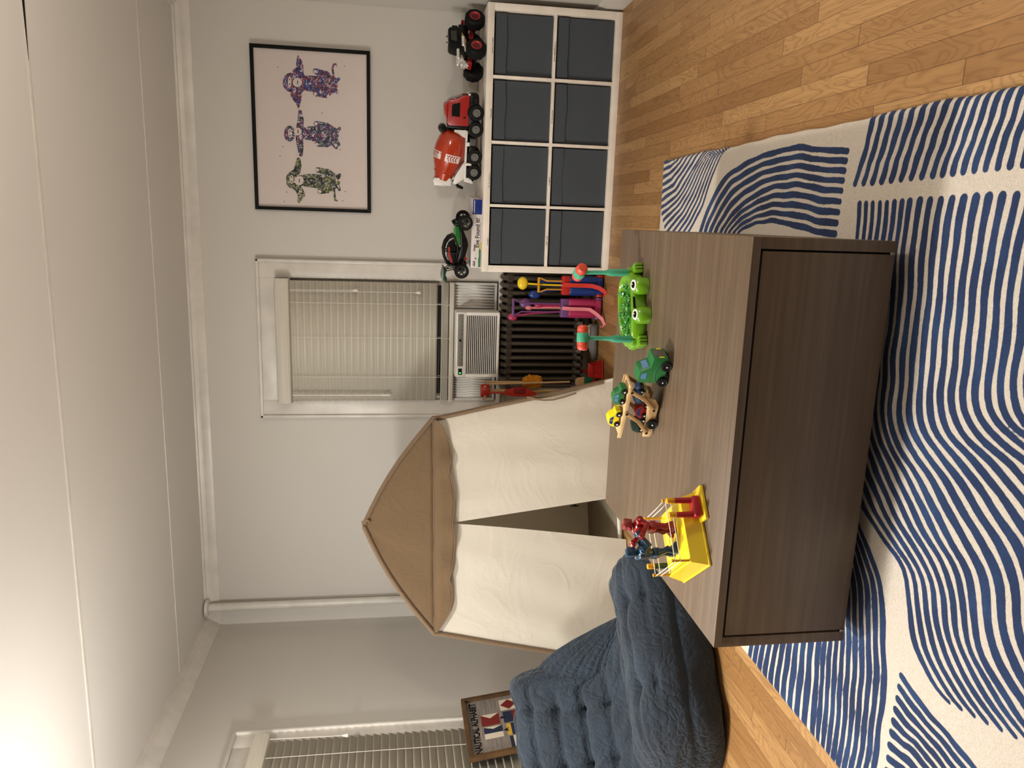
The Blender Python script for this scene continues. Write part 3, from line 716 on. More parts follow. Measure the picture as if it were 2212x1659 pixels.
# local frame: x along the front, y towards the back
SCX = .113
def outl(z):       # half width of the front outline at height z
    pts = [(0, .790), (.08, .772), (.431, .690), (.771, .622), (.95, .583), (1.062, .561)]
    return float(np.interp(z, [p[0] for p in pts], [p[1] for p in pts]))
def roofz(q):      # q 0 at eave .. 1 at apex along one side: returns (halfwidth, z) with a slight outward bow
    s_ = .561*(1-q); z = 1.062+(1.428-1.062)*q + .034*math.sin(PI*q)
    return s_, z
DB = .80
def front_pt(s, z):  # gentle sag of the front cloth
    q = max(0, 1-abs(s-SCX)/.8); return (s, .012*math.sin(3.1*s+1.3*z)*q*(1-.4*z), z)
def cloth_panel(name, left_fn, right_fn, z0, z1, mat, n=26, m_=34, fold=.010, ph=0, parent=tent, yo=0, thick=.003):
    P = []
    for j in range(m_+1):
        z = lerp(z0, z1, j/m_); a, c = left_fn(z), right_fn(z); row = []
        for i in range(n+1):
            u = i/n; s = lerp(a, c, u)
            e = min(1, 6*u, 6*(1-u))
            y = fold*(math.sin(9*u+3.2*z+ph)*.55+math.sin(17*u-6*z+ph*2)*.25+math.sin(4*u+7.5*z+ph)*.35)*(.35+.65*(1-j/m_))*e
            row.append((s, y+yo, z))
        P.append(row)
    b = B(); b.grid(P, flip=False); o = b.build(name, mat, parent)
    return o
ZE = .975
gap_r = lambda z: SCX+.002+(.122)*(1-z/.968)**1.0 if z < .968 else SCX+.002
gap_l = lambda z: SCX-.002-(.112)*(1-z/.968)**1.15 if z < .968 else SCX-.002
cloth_panel('right_front_flap', gap_r, lambda z: SCX+outl(z)-.006, .012, 1.055, M_canvas, ph=.4, fold=.020)
cloth_panel('left_front_flap', lambda z: SCX-outl(z)+.006, gap_l, .006, 1.055, M_canvas, ph=2.1, fold=.020)
# roof front gable
P = []
for j in range(19):
    q = j/18; hw, z = roofz(q); P.append([(SCX+hw*k/12, -.002+.004*math.sin(k*.8)*(1-q), z) for k in range(-12, 13)])
b = B(); b.grid(P); o = b.build('front_gable', M_tan, tent); md = o.modifiers.new('thickness', 'SOLIDIFY'); md.thickness = .003
# scalloped valance
def scal(u):       # u 0..1 across the front (right to left): depth below the eave
    cusps = [(0, .010), (.245, .078), (.500, .098), (.760, .076), (1, .010)]
    for (a, da), (c, dc) in zip(cusps, cusps[1:]):
        if u <= c:
            t_ = (u-a)/(c-a); return lerp(da, dc, t_)+ (.046 if (a == 0 or c == 1) else .022)*math.sin(PI*t_)**.8
    return .01
P = []; edge = []
for i in range(73):
    u = i/72; s = SCX+.553*(1-2*u); d = scal(u)
    row = []
    for k in range(9):
        q = k/8; row.append((s, -.006-.016*min(1, q*3)-.018*q*(.6+.4*math.cos(u*8*PI))-.007*math.sin(u*37)*q, 1.064-d*q))
    P.append(row); edge.append(row[-1])
b = B(); b.grid(P, flip=True); va = b.build('scalloped_valance', M_tan, tent); md = va.modifiers.new('thickness', 'SOLIDIFY'); md.thickness = .002
B().tube(edge, .0035, 6).build('valance_piping', M_bind, va)
B().tube([(SCX+.56*q, -.006, 1.063) for q in (-1, -.5, 0, .5, 1)], .0035, 6).build('eave_seam', M_bind, tent)
# binding sleeves along the front frame
for sg, nm in ((1, 'right'), (-1, 'left')):
    pts = [(SCX+sg*outl(z), -.004, z) for z in (.10, .2, .32, .431, .55, .66, .771, .88, .97, 1.03)]
    pts += [(SCX+sg*(roofz(q)[0]+.004), -.004, roofz(q)[1]) for q in (.0, .04, .10, .25, .4, .55, .7, .85, .96, 1.0)]
    pts = [tuple(p) for p in pts]
    B().tube(pts, .016, 10, flat=(.016, .013)).build('frame_sleeve', M_bind, tent)
    B().tube([(SCX+sg*outl(0), 0, 0.0), (SCX+sg*outl(.12), -.002, .12)], .0095, 10).build('pole_end', M_pole, tent)
B().tube([(SCX-.012, 0, 1.428), (SCX+.02, -.012, 1.436), (SCX+.03, -.02, 1.41), (SCX+.016, -.02, 1.398)], .006, 6).build('apex_tie', M_bind, tent)
# tie strap hanging on the right flap
B().tube([(.790, -.020, .545), (.778, -.026, .50), (.772, -.03, .45), (.774, -.03, .40), (.788, -.028, .34), (.806, -.026, .285), (.812, -.026, .265)], .006, 8, flat=(.009, .003)).build('tie_strap', M_bind, tent)
# sides, roof, back, floor mat
SB0, SB1, EB0, EB1, AB = -.42, .58, -.30, .46, (.08, 1.30)
def quad(name, a, b_, c, d, mat, n=14, sag=.01):
    P = [[tuple(Vector(a).lerp(Vector(b_), i/n).lerp(Vector(d).lerp(Vector(c), i/n), j/n)+Vector((0, 0, -sag*math.sin(PI*i/n)*math.sin(PI*j/n)))) for i in range(n+1)] for j in range(n+1)]
    bb = B(); bb.grid(P); return bb.build(name, mat, tent)
L, R_ = SCX-.561, SCX+.561
quad('right_wall', (SCX+.785, .01, .01), (SB1, DB, .01), (EB1, DB, 1.0), (R_-.008, .01, 1.058), M_canvas_in, sag=0)
quad('left_wall', (SCX-.785, .01, .01), (SB0, DB, .01), (EB0, DB, 1.0), (L+.008, .01, 1.058), M_canvas_in, sag=0)
quad('roof_slope', (R_-.004, .004, 1.062), (EB1, DB, 1.0), (AB[0], DB, AB[1]), (SCX, .004, 1.426), M_tan)
quad('roof_slope', (L+.004, .004, 1.062), (EB0, DB, 1.0), (AB[0], DB, AB[1]), (SCX, .004, 1.426), M_tan)
b = B(); b.bm.faces.new([b.bm.verts.new(p) for p in ((SB0, DB, .005), (SB1, DB, .005), (EB1, DB, 1.0), (AB[0], DB, AB[1]), (EB0, DB, 1.0))]); o = b.build('back_wall', M_canvas_in, tent)
b = B(); b.bm.faces.new([b.bm.verts.new(p) for p in ((SCX-.77, .05, .012), (SCX+.77, .05, .012), (SB1-.01, DB-.01, .012), (SB0+.01, DB-.01, .012))]); o = b.build('floor_mat', M_canvas_in, tent); md = o.modifiers.new('thickness', 'SOLIDIFY'); md.thickness = .004
B().tube([(SCX-.77, .060, .024), (SCX+.77, .060, .024)], .011, 10).build('ground_bar', M_pole, tent)
B().box(.178, .184, DB-.012, DB-.006, .075, .13).box(.184, .19, DB-.012, DB-.006, .09, .11).build('care_label', M_ink, tent)

# ------------------------------------------------------------------ plush lounge chair
def mat_plush():
    t = NT('slate_blue_plush'); co = t.coord()
    wv = t.node('ShaderNodeVectorMath', operation='SCALE'); nz = t.node('ShaderNodeTexNoise', i_0=co); nz.inputs['Scale'].default_value = 9; nz.inputs['Detail'].default_value = 3
    t.t.links.new(nz.outputs['Color'], wv.inputs[0]); wv.inputs['Scale'].default_value = .16
    ad = t.node('ShaderNodeVectorMath', operation='ADD', i_0=co, i_1=wv)
    vo = t.node('ShaderNodeTexVoronoi', feature='DISTANCE_TO_EDGE', i_0=ad); vo.inputs['Scale'].default_value = 26
    r = t.math('MINIMUM', t.math('MULTIPLY', vo.outputs['Distance'], 3.2), 1.0); r = t.math('POWER', r, .6)
    r = t.math('MULTIPLY', r, t.math('ADD', .35, t.noise(co, 3.5, 2)))
    n2 = t.noise(co, 500, 3, .7); n3 = t.noise(co, 5, 3)
    c = t.ramp(n3, [(.3, srgb((33, 41, 51))), (.7, srgb((43, 54, 66)))])
    c = t.mix(t.math('MULTIPLY', t.math('SUBTRACT', n2, .35), .5), c, srgb((30, 38, 48)))
    nn = t.bump(r, .45, .010); nn = t.bump(n2, .3, .002, nn)
    return t.out(Base_Color=c, Roughness=.95, Sheen_Weight=.22, Sheen_Roughness=.4, Sheen_Tint=(.7, .78, .85, 1), Normal=nn)
M_plush = mat_plush()
chair = thing('lounge_chair', 'slate blue plush tufted floor lounge chair in front of the tent', 'chair', (-1.60, -2.12, 0), 0)
# plan quad: A front-near, Bc front-far, D back-near, Cc back-far (relative to A)
A_, Bc, Cc, Dd = Vector((0, 0)), Vector((.62, .50)), Vector((-.16, 1.10)), Vector((-.70, .40))
# profile: (t along front->back, z)
prof = [(.50, .0), (.06, .0), (.0, .03), (-.03, .10), (-.035, .18), (-.02, .26), (.03, .325), (.10, .352), (.18, .350), (.26, .335), (.32, .300), (.40, .275), (.47, .290),
        (.53, .35), (.575, .41), (.615, .48), (.65, .55), (.685, .62), (.72, .68), (.76, .725), (.81, .745), (.86, .735), (.895, .69), (.91, .6), (.92, .45), (.93, .3), (.94, .15), (.93, .04), (.88, .0), (.50, .0)]
pr = np.array(prof); dd = np.r_[0, np.cumsum(np.hypot(*np.diff(pr, axis=0).T))]
NPF, NS_ = 230, 96
tt = np.linspace(0, dd[-1], NPF, endpoint=False)
pT = np.interp(tt, dd, pr[:, 0]); pZ = np.interp(tt, dd, pr[:, 1])
for _ in range(6): pT = (np.roll(pT, 1)+2*pT+np.roll(pT, -1))/4; pZ = (np.roll(pZ, 1)+2*pZ+np.roll(pZ, -1))/4
pZ = np.maximum(pZ, 0)
nT = -np.gradient(pZ); nZ = np.gradient(pT); ln = np.hypot(nT, nZ)+1e-9
nT, nZ = nT/ln, nZ/ln
cT, cZ = .45, .20
# arc positions of the channel seams along the visible front and back surfaces
i_front = int(np.argmin(np.abs(tt-dd[5]))); i_top = int(np.argmin(np.abs(tt-dd[20])))
arc0, arc1 = tt[i_front], tt[i_top]
NCH = 9
but_s = (.30, .72)
P = []
sv = np.concatenate([np.linspace(0, .06, 8, endpoint=False), np.linspace(.06, .94, NS_-16), np.linspace(.94, 1, 9)[1:]])
for s in sv:
    e = min(s, 1-s)
    ins = 1-max(0, (1-min(1, e/.13)))**2.2*.20          # shrink the profile near the ends -> rounded sides
    end = 1.0 if e > .004 else .0
    row = []
    for k in range(NPF):
        t_ = cT+(pT[k]-cT)*ins; z_ = (pZ[k]*(ins if pZ[k] > .05 else 1))
        a = tt[k]; d = 0.
        if arc0 < a < arc1+.25:
            q = (a-arc0)/(arc1-arc0)*NCH
            fr = abs(((q) % 1)-.5)*2       # 1 at seams
            pl = .5+.5*min(1, e/.25)
            d = -.030*(fr**7)*pl
            # buttons pinch the seams
            for bs in but_s:
                d -= .030*math.exp(-((s-bs)/.05)**2)*(fr**2)
                d -= .006*math.exp(-((s-bs)/.02)**2)
            # side pleats
            if e < .27: d += .006*math.sin(q*2*PI*2.6+s*14)*(1-e/.27)
        if a <= arc0 and pZ[k] > .02: d = .004*math.sin(s*21+a*11)-(.010 if abs(a-(arc0-.10)) < .007 else 0)
        d += .003*math.sin(31*s+17*a)+.003*math.sin(13*s-23*a+1)
        z_ -= .034*(1-s)*max(0, (z_-.33)/.42)
        t_ += nT[k]*d; z_ = max(0, z_+nZ[k]*d) if pZ[k] > 0.001 else 0
        if s in (sv[0], sv[-1]):       # close the ends inside
            pass
        # plan position
        sx = s
        top = max(0, (z_-.33)/.42)
        tq = t_/.94; sm = lambda v: (lambda q: q*q*(3-2*q))(min(1, max(0, v)))
        kf = 1-.40*sm((tq-.36)/.26)*(1-.50*sm((tq-.60)/.32)); sx = (.5+(s-.5)*(1-.08*top))*kf
        fp = A_.lerp(Bc, sx); bp = Dd.lerp(Cc, sx); q2 = fp.lerp(bp, t_/.94)
        if q2.x-1.60 > -1.215 and z_ < .016: z_ = .016
        row.append((q2.x, q2.y, z_))
    P.append(row)
b = B(); b.grid(P, closed_v=True)
b.bm.verts.ensure_lookup_table()
n_ = NPF
for st, s_i in ((0, 0), ((len(P)-1)*n_, len(P)-1)):
    b.bm.verts.ensure_lookup_table()      # pillow-shaped side caps: rings shrinking to the centre
    ring = [b.bm.verts[st+i] for i in range(n_)]
    c = sum((v.co for v in ring), Vector())/n_; c.z = .2
    oth = Vector(P[1 if s_i == 0 else -2][0])-Vector(P[s_i][0])
    dirn = (Vector((A_.x-Bc.x, A_.y-Bc.y, 0)).normalized())*(1 if s_i == 0 else -1)
    prev = ring
    for kk, (sh_, bul) in enumerate(((.93, .018), (.8, .036), (.6, .048), (.35, .054), (.1, .056))):
        cur = []
        for i, v in enumerate(ring):
            p = c+(v.co-c)*sh_; p = p+dirn*(bul+.004*math.sin(tt[i]*60)*sh_*(kk < 3)); p.z = max(0, p.z) if v.co.z > .001 else v.co.z*sh_+0
            if v.co.z <= .001: p.z = 0.0
            cur.append(b.bm.verts.new(p))
        for i in range(n_): b.bm.faces.new((prev[i], prev[(i+1) % n_], cur[(i+1) % n_], cur[i])).smooth = True
        prev = cur
    b.bm.faces.new(prev)
for f in b.bm.faces: f.smooth = True
b.build('plush_body', M_plush, chair, autosmooth=180)

# ------------------------------------------------------------------ alphabet sign
M_sf = plain('walnut_stained_wood', (92, 66, 38), .6, var=.25, bump=.3, bscale=90)
def mat_grey():
    t = NT('grey_weathered_board'); co = t.coord((3, 3, 40)); n = t.noise(co, 2.5, 5, .65, .6)
    return t.out(Base_Color=t.ramp(n, [(.3, srgb((108, 99, 92))), (.5, srgb((136, 127, 120))), (.7, srgb((158, 149, 141)))]), Roughness=.75)
M_grey = mat_grey(); M_sink = plain('sign_black_ink', (10, 10, 12), .7)
MF = {'r': plain('sign_red', (122, 34, 34), .6, var=.02), 'n': plain('sign_navy', (34, 44, 72), .6, var=.02), 'w': plain('sign_cream', (222, 212, 192), .6, var=.02), 'y': plain('sign_yellow', (214, 176, 66), .6, var=.02)}
# flat sign: local x across (towards the window wall's right as seen), z up, front at -y.
SX, SHH, ft = .2415, .34, .030
SG = Vector((-2.335, -.982, .907-.34*math.cos(.0)-.02))
sign = thing('alphabet_sign', 'framed grey nautical alphabet sign with signal flags, behind the plush chair', 'sign', (0, 0, 0))
# corners read on the wall plane: the sign leans a little, its foot towards the back corner
xw = -2.322
sign.matrix_world = Matrix.Translation((xw, -.979, .905)) @ Rz(PI/2) @ Ry(-.10*0) 
LEAN = .19
b = B()
def SP(u, v, y=0):   # u from left -.. to right (0..1), v down in metres
    return ((u-.5)*2*SX + LEAN*v*1.0, y, -v)
def sbox(b, u0, u1, v0, v1, y0, y1):
    c = [SP(u0, v0), SP(u1, v0), SP(u1, v1), SP(u0, v1)]
    A = [b.bm.verts.new((p[0], y0, p[2])) for p in c]; Z = [b.bm.verts.new((p[0], y1, p[2])) for p in c]
    b.bm.faces.new(A); b.bm.faces.new(Z[::-1])
    for k in range(4): b.bm.faces.new((A[(k+1) % 4], A[k], Z[k], Z[(k+1) % 4]))
SHH = .46; e = ft/(2*SX)
sbox(b, 0, 1, 0, .020, -.022, .004); sbox(b, 0, 1, SHH-.02, SHH, -.022, .004); sbox(b, 0, .042, .02, SHH-.02, -.022, .004); sbox(b, .958, 1, .02, SHH-.02, -.022, .004)
b.build('frame', M_sf, sign)
b = B(); sbox(b, .03, .97, .01, SHH-.01, -.004, 0); b.build('board', M_grey, sign)
Mt = Matrix(((1, 0, -LEAN, 0), (0, 1, 0, 0), (0, 0, 1, 0), (0, 0, 0, 1)))
b = B(); b.M = Mt; b.text('NAUTICAL ALPHABET', .048, Tr(0, -.0052, -.060) @ Rx(PI/2), .0004, .0012, xs=.86); b.build('title_lettering', M_sink, sign)
def flag(name_, u, v, w, h, polys, letter):
    w *= .88
    f0 = B(); 
    cols = []
    for c, poly in polys:
        f0.mi = ['r', 'n', 'w', 'y'].index(c)
        vs = [f0.bm.verts.new((SP(u, v)[0]+px*w-w/2 - 0 + LEAN*py*h, -.0046-.0002*len(cols), -v-py*h)) for px, py in poly]
        fc = f0.bm.faces.new(vs); fc.material_index = f0.mi; cols.append(c)
    f = f0.build('signal_flag', [MF[k] for k in 'rnwy'], sign)
    bb = B(); bb.M = Mt; p = SP(u, v+h+.020); bb.text(letter, .034, Tr(p[0]-LEAN*(v+h+.02), -.0052, -(v+h+.020)) @ Rx(PI/2),   .0004, .0014); bb.build('flag_letter', M_sink, sign)
sq = [(0, 0), (1, 0), (1, 1), (0, 1)]
flag('A', .374, .100, .106, .100, [('w', sq), ('n', [(.45, 0), (1, 0), (.78, .5), (1, 1), (.45, 1)])], 'A')
flag('B', .588, .094, .106, .100, [('w', sq), ('r', [(0, 0), (1, 0), (.62, .5), (1, 1), (0, 1)])], 'B')
flag('C', .165, .228, .104, .098, [('n', sq), ('w', [(0, .2), (1, .2), (1, .8), (0, .8)]), ('r', [(0, .4), (1, .4), (1, .6), (0, .6)])], 'C')
flag('D', .375, .222, .104, .098, [('y', sq), ('n', [(0, .25), (1, .25), (1, .75), (0, .75)])], 'D')
flag('E', .585, .216, .104, .098, [('n', [(0, 0), (1, 0), (1, .5), (0, .5)]), ('r', [(0, .5), (1, .5), (1, 1), (0, 1)])], 'E')
flag('F', .800, .208, .104, .098, [('w', sq), ('r', [(.5, .04), (.96, .5), (.5, .96), (.04, .5)])], 'F')
flag('G', .165, .352, .104, .07, [('y', sq), ('n', [(.17, 0), (.34, 0), (.34, 1), (.17, 1)])], 'G')
flag('H', .375, .348, .104, .07, [('w', sq), ('r', [(.5, 0), (1, 0), (1, 1), (.5, 1)])], 'H')
flag('I', .585, .344, .104, .07, [('y', sq)], 'I')
flag('J', .800, .338, .104, .07, [('n', sq), ('w', [(0, .33), (1, .33), (1, .66), (0, .66)])], 'J')
# ================================================================== toys on the table
ZT = TZ + .0006
def P_(name, c, r=.28, **k): return plain(name, c, r, var=.02, **k)
M_frog = P_('lime_green_plastic', (104, 158, 26), .18, coat=.5); M_frog2 = P_('leaf_green_plastic', (60, 138, 44), .15, coat=.6)
M_teal = P_('mint_teal_plastic', (70, 160, 128), .35); M_coral = P_('coral_red_plastic', (206, 72, 52), .4)
M_gloss_w = P_('gloss_white', (235, 235, 230), .2); M_gloss_k = P_('gloss_black', (10, 10, 12), .2)
# ---- frog pounding game
fa = math.radians(23)
fg = thing('frog_game', 'lime green frog pounding game with two bulging eyes, at the back of the table', 'toy', (.012, -1.945, ZT), fa)
def super_ring(a, c, n=64, p=2.6):
    o = []
    for k in range(n):
        th = 2*PI*k/n; ct, st = math.cos(th), math.sin(th)
        o.append((a*math.copysign(abs(ct)**(2/p), ct), c*math.copysign(abs(st)**(2/p), st)))
    return o
b = B()
prf = [(0.0, 1.0, 0), (.004, 1.03, 0), (.012, 1.04, 0), (.034, 1.03, 0), (.044, 1.0, 0), (.049, .95, 0), (.050, .90, 0), (.047, .86, 0), (.036, .82, 0), (.020, .80, 0)]
rows = []
for z, sc_, _ in prf:
    rows.append([(x*sc_, y*sc_+.008, z) for x, y in super_ring(.128, .082)])
b.grid(rows, closed_v=True); b.bm.faces.new([v for v in b.bm.verts][:64])
bl = [v for v in b.bm.verts][-64:]; b.bm.faces.new(bl)
body = b.build('frog_body', M_frog, fg)
for s in (-1, 1):
    b = B(); b.lathe([(0, 0), (.027, 0), (.0285, .003), (.029, .030), (.027, .040), (.021, .047), (.010, .050), (0, .0505)], 28, M=Tr(s*.051, -.098, 0)); b.box(s*.051-.02, s*.051+.02, -.09, -.06, 0, .035, .008)
    ey = b.build('eye_dome', M_frog, fg)
    A = Tr(s*.051, -.107, .0498) @ Rx(.42)
    B().lathe([(0, 0), (.0185, 0), (.018, .0022), (0, .0030)], 24, M=A, sx=1, sy=.72).build('eye_white', M_gloss_w, ey)
    B().lathe([(0, 0.0025), (.0115, .0025), (.011, .0042), (0, .0046)], 20, M=A, sx=1, sy=.66).build('pupil', M_gloss_k, ey)
    B().sph((0, 0, 0), .0026, 8, M=A @ Tr(.003, .002, .0046)).build('eye_highlight', M_gloss_w, ey)
    # foot with three toes
    b = B(); x = s*.128
    b.box(x-.018, x+.018, -.055, -.010, 0, .030, .006)
    for k in (-1, 0, 1): b.box(x+k*.0115-.0052, x+k*.0115+.0052, -.070, -.040, 0, .030, .004)
    b.cyl((x, -.03, .026), (x, -.03, .042), .013, .0115, n=16); b.build('foot', M_frog, fg)
    # rear leg bump
    B().sph((s*.118, .012, .022), .034, 18, sc=(.75, 1.0, .75)).build('rear_leg', M_frog, fg)
B().box(-.020, .020, -.0795, -.0765, .038, .046, .001, M=Ry(0)).build('score_slot', M_gloss_k, fg)
b = B(); b.M = Tr(0, 0, .022); b.lathe([(0, 0), (.095, 0), (.106, .008), (.100, .016), (.06, .018), (0, .018)], 32, sx=1, sy=.64, M=Tr(0, .008, 0)); b.build('pond_plate', M_frog2, fg)
R = random.Random(4); ff = None
for k in range(20):
    th = k*2.4; rr = .0195*math.sqrt(k+.5); x, y = rr*math.cos(th)*1.05, .008+rr*math.sin(th)*.62; zz = .036+R.uniform(0, .012)
    b = B(); b.sph((0, 0, .004), .0095, 12, sc=(1, 1.15, .75)); b.sph((-.0045, -.006, .012), .0040, 10); b.sph((.0045, -.006, .012), .0040, 10)
    for s in (-1, 1): b.tube([(s*.006, .004, .004), (s*.012, .0, .006), (s*.012, -.006, .001)], .0026, 6); b.tube([(s*.006, -.006, .003), (s*.008, -.012, .0)], .002, 6)
    ff = b.build('little_frog', M_frog2, fg); ff.location = (x, y, zz-.002); ff.rotation_euler = (R.uniform(-.3, .3), R.uniform(-.3, .3), R.uniform(0, 6))
def mallet(label, lx, ly, headrot, tilt=(0, 0)):
    p = Matrix.Translation((.012, -1.945, 0)) @ Rz(fa) @ Vector((lx, ly, 0))
    t = thing('toy_mallet', label, 'toy mallet', (p.x, p.y, ZT+.042), 0, None, rot=(tilt[0], tilt[1], headrot))
    b = B(); b.lathe([(0, 0), (.0105, .0), (.0125, .006), (.0125, .060), (.0110, .068), (.0095, .074), (.0085, .078), (.0070, .082), (.0070, .152), (0, .152)], 16); b.build('handle', M_teal, t)
    b = B(); b.cyl((-.016, 0, .172), (.016, 0, .172), .0205, n=24, bev=.002); b.cyl((0, -.0208, .172), (0, -.0203, .172), .002, n=8) ; b.build('head_band', M_teal, t)
    for s in (-1, 1): B().lathe([(0, 0), (.0185, 0), (.0190, .004), (.0175, .008), (.0190, .012), (.0185, .020), (.014, .026), (0, .028)], 22, M=Tr(s*.0155, 0, .172) @ Ry(s*PI/2)).build('mallet_face', M_coral, t)
    return t
mallet('mint and coral toy mallet standing in the left foot of the frog game', -.116, -.030, math.radians(12), (.03, .02))
mallet('mint and coral toy mallet standing in the right foot of the frog game', .121, -.030, math.radians(-62), (.03, .02))

# ---- wooden car carrier
M_gr = P_('green_paint', (30, 108, 52), .4); M_gr2 = P_('bottle_green_paint', (12, 52, 42), .4); M_glb = P_('window_blue_paint', (92, 138, 190), .45); M_grl = P_('grille_grey_paint', (92, 84, 78), .55)
M_ylw = P_('yellow_paint', (232, 214, 30), .35); M_redp = P_('red_paint', (160, 28, 24), .4); M_blp = P_('blue_paint', (20, 62, 118), .35); M_nvb = P_('navy_window_paint', (28, 58, 120), .4)
def mat_pine():
    t = NT('pale_pine'); co = t.coord((14, 90, 90)); n = t.noise(co, 1.4, 4, .6, .5)
    return t.out(Base_Color=t.ramp(n, [(.3, srgb((196, 158, 108))), (.7, srgb((226, 196, 148)))]), Roughness=.5)
M_pine = mat_pine(); M_tire = P_('black_rubber', (16, 16, 16), .5)
ta = math.radians(-26.6); TO = Vector((-.26, -2.213, ZT))
def tl(x, y, z=0): v = Rz(ta) @ Vector((x, y, 0)); return (TO.x+v.x, TO.y+v.y, ZT+z)
def wheel(b_name, parent, x, y, z, r, wd, side, hub=.3):
    b = B(); b.lathe([(0, -wd/2), (r*.7, -wd/2), (r*.95, -wd/2+.001), (r, -wd*.25), (r, wd*.25), (r*.95, wd/2-.001), (r*.72, wd/2), (r*.66, wd/2-.0012), (0, wd/2-.0012)], 22, M=Rx(PI/2 if side < 0 else -PI/2))
    o = b.build('wheel', M_tire, parent, loc=(x, y, z)); 
    q = B().sph((0, side*(wd/2-.0005), 0), r*hub*.5, 10).build('hub_pin', M_gloss_w, o); return o
tc_ = thing('toy_truck_cab', 'green wooden toy truck cab pulling the car carrier', 'toy truck', tl(.133, .012), ta)
pf = [(-.050, .0115), (.050, .0115), (.058, .018), (.0585, .052), (.055, .070), (.022, .074), (.012, .100), (.004, .112), (-.030, .114), (-.036, .106), (-.037, .030), (-.050, .026)]
zq = lambda z: z if z < .03 else .03+(z-.03)*.80
B().prism([(x, zq(z)) for x, z in pf], -.0265, .0265, bev=.0016).build('cab_body', M_gr, tc_)
B().box(.0560, .0590, -.0165, .0165, .022, .056, .0004).build('grille', M_grl, tc_)
for s in (-1, 1):
    B().box(.0565, .0595, s*.0215-.003, s*.0215+.003, .028, .044, .001).build('headlight', M_ylw, tc_)
    B().prism([(x, zq(z)) for x, z in [(-.022, .084), (.004, .084), (-.002, .104), (-.020, .104)]], s*.0268-.0003, s*.0268+.0003).build('side_window', M_glb, tc_)
    b = B(); b.tube([(.050*math.cos(k*.22)-.0, s*.0265, .008+.040*math.sin(k*.22)) for k in range(1, 12)], .0012, 6) ; b.build('fender_line', M_gr, tc_)
    wheel('wheel', tc_, .030, s*.030, .0175, .0175, .011, s); wheel('wheel', tc_, -.030, s*.030, .0175, .0175, .011, s)
A = Matrix.Translation((.0165, 0, .0760)) @ Ry(math.radians(-26))
B().box(-.0008, .0009, -.019, .019, -.008, .010, M=A).build('windscreen', M_glb, tc_)
tr_ = thing('toy_car_carrier', 'pale wooden double deck toy car carrier trailer behind the green cab', 'toy trailer', tl(-.025, .012), ta)
for s in (-1, 1):
    B().prism([(-.098, .014), (-.090, .008), (.034, .010), (.060, .026), (.066, .048), (.084, .052), (.088, .070), (.056, .070), (.046, .048), (-.030, .040), (-.096, .036)], s*.0335-.0025, s*.0335+.0025, bev=.0006).build('side_rail', M_pine, tr_)
B().prism([(-.098, .022), (.004, .022), (.058, .040), (.086, .052), (.086, .056), (.056, .046), (.002, .028), (-.098, .028)], -.031, .031).build('lower_deck', M_pine, tr_)
b = B(); b.box(-.100, .106, -.036, .036, .108, .115, .001); b.box(-.100, .106, -.038, -.033, .108, .121, .001); b.box(-.100, .106, .033, .038, .108, .121, .001)
b.build('upper_deck', M_pine, tr_)
for s in (-1, 1):
    for (xa, xb, za, zb_) in ((.096, .022, .112, .026), (.008, -.074, .112, .030)):
        b = B(); M_arm = P_('tan_wood', (176, 136, 88), .5)
        pts = [(xa, s*.0415, za), (lerp(xa, xb, .42)+.010, s*.0415, lerp(za, zb_, .42)+.002), (xb, s*.0415, zb_)]
        poly = []
        mid = Vector((lerp(xa, xb, .5)+.006, lerp(za, zb_, .5)-.006)); A0 = Vector((xa, za)); B0 = Vector((xb, zb_)); hwd = .0062
        n0 = Vector((-(mid-A0).y, (mid-A0).x)).normalized()*hwd; n1 = Vector((-(B0-mid).y, (B0-mid).x)).normalized()*hwd; nm = (n0+n1)/2
        e0 = (A0-mid).normalized()*hwd; e1 = (B0-mid).normalized()*hwd
        path = [tuple(v) for v in (A0+n0, A0+e0*.8+n0*.5, A0+e0*.8-n0*.5, A0-n0, mid-nm, B0-n1, B0+e1*.8-n1*.5, B0+e1*.8+n1*.5, B0+n1, mid+nm)]
        b.prism(path, s*.0415-.003, s*.0415+.003, bev=.001); ar = b.build('lift_arm', M_arm, tr_)
        for (px_, pz_) in ((xa-.001, za), (xb, zb_)): B().cyl((px_, s*.037, pz_), (px_, s*.0458, pz_), .0042, n=12).build('peg', M_tire, ar)
    wheel('wheel', tr_, -.036, s*.043, .0185, .0185, .011, s); 
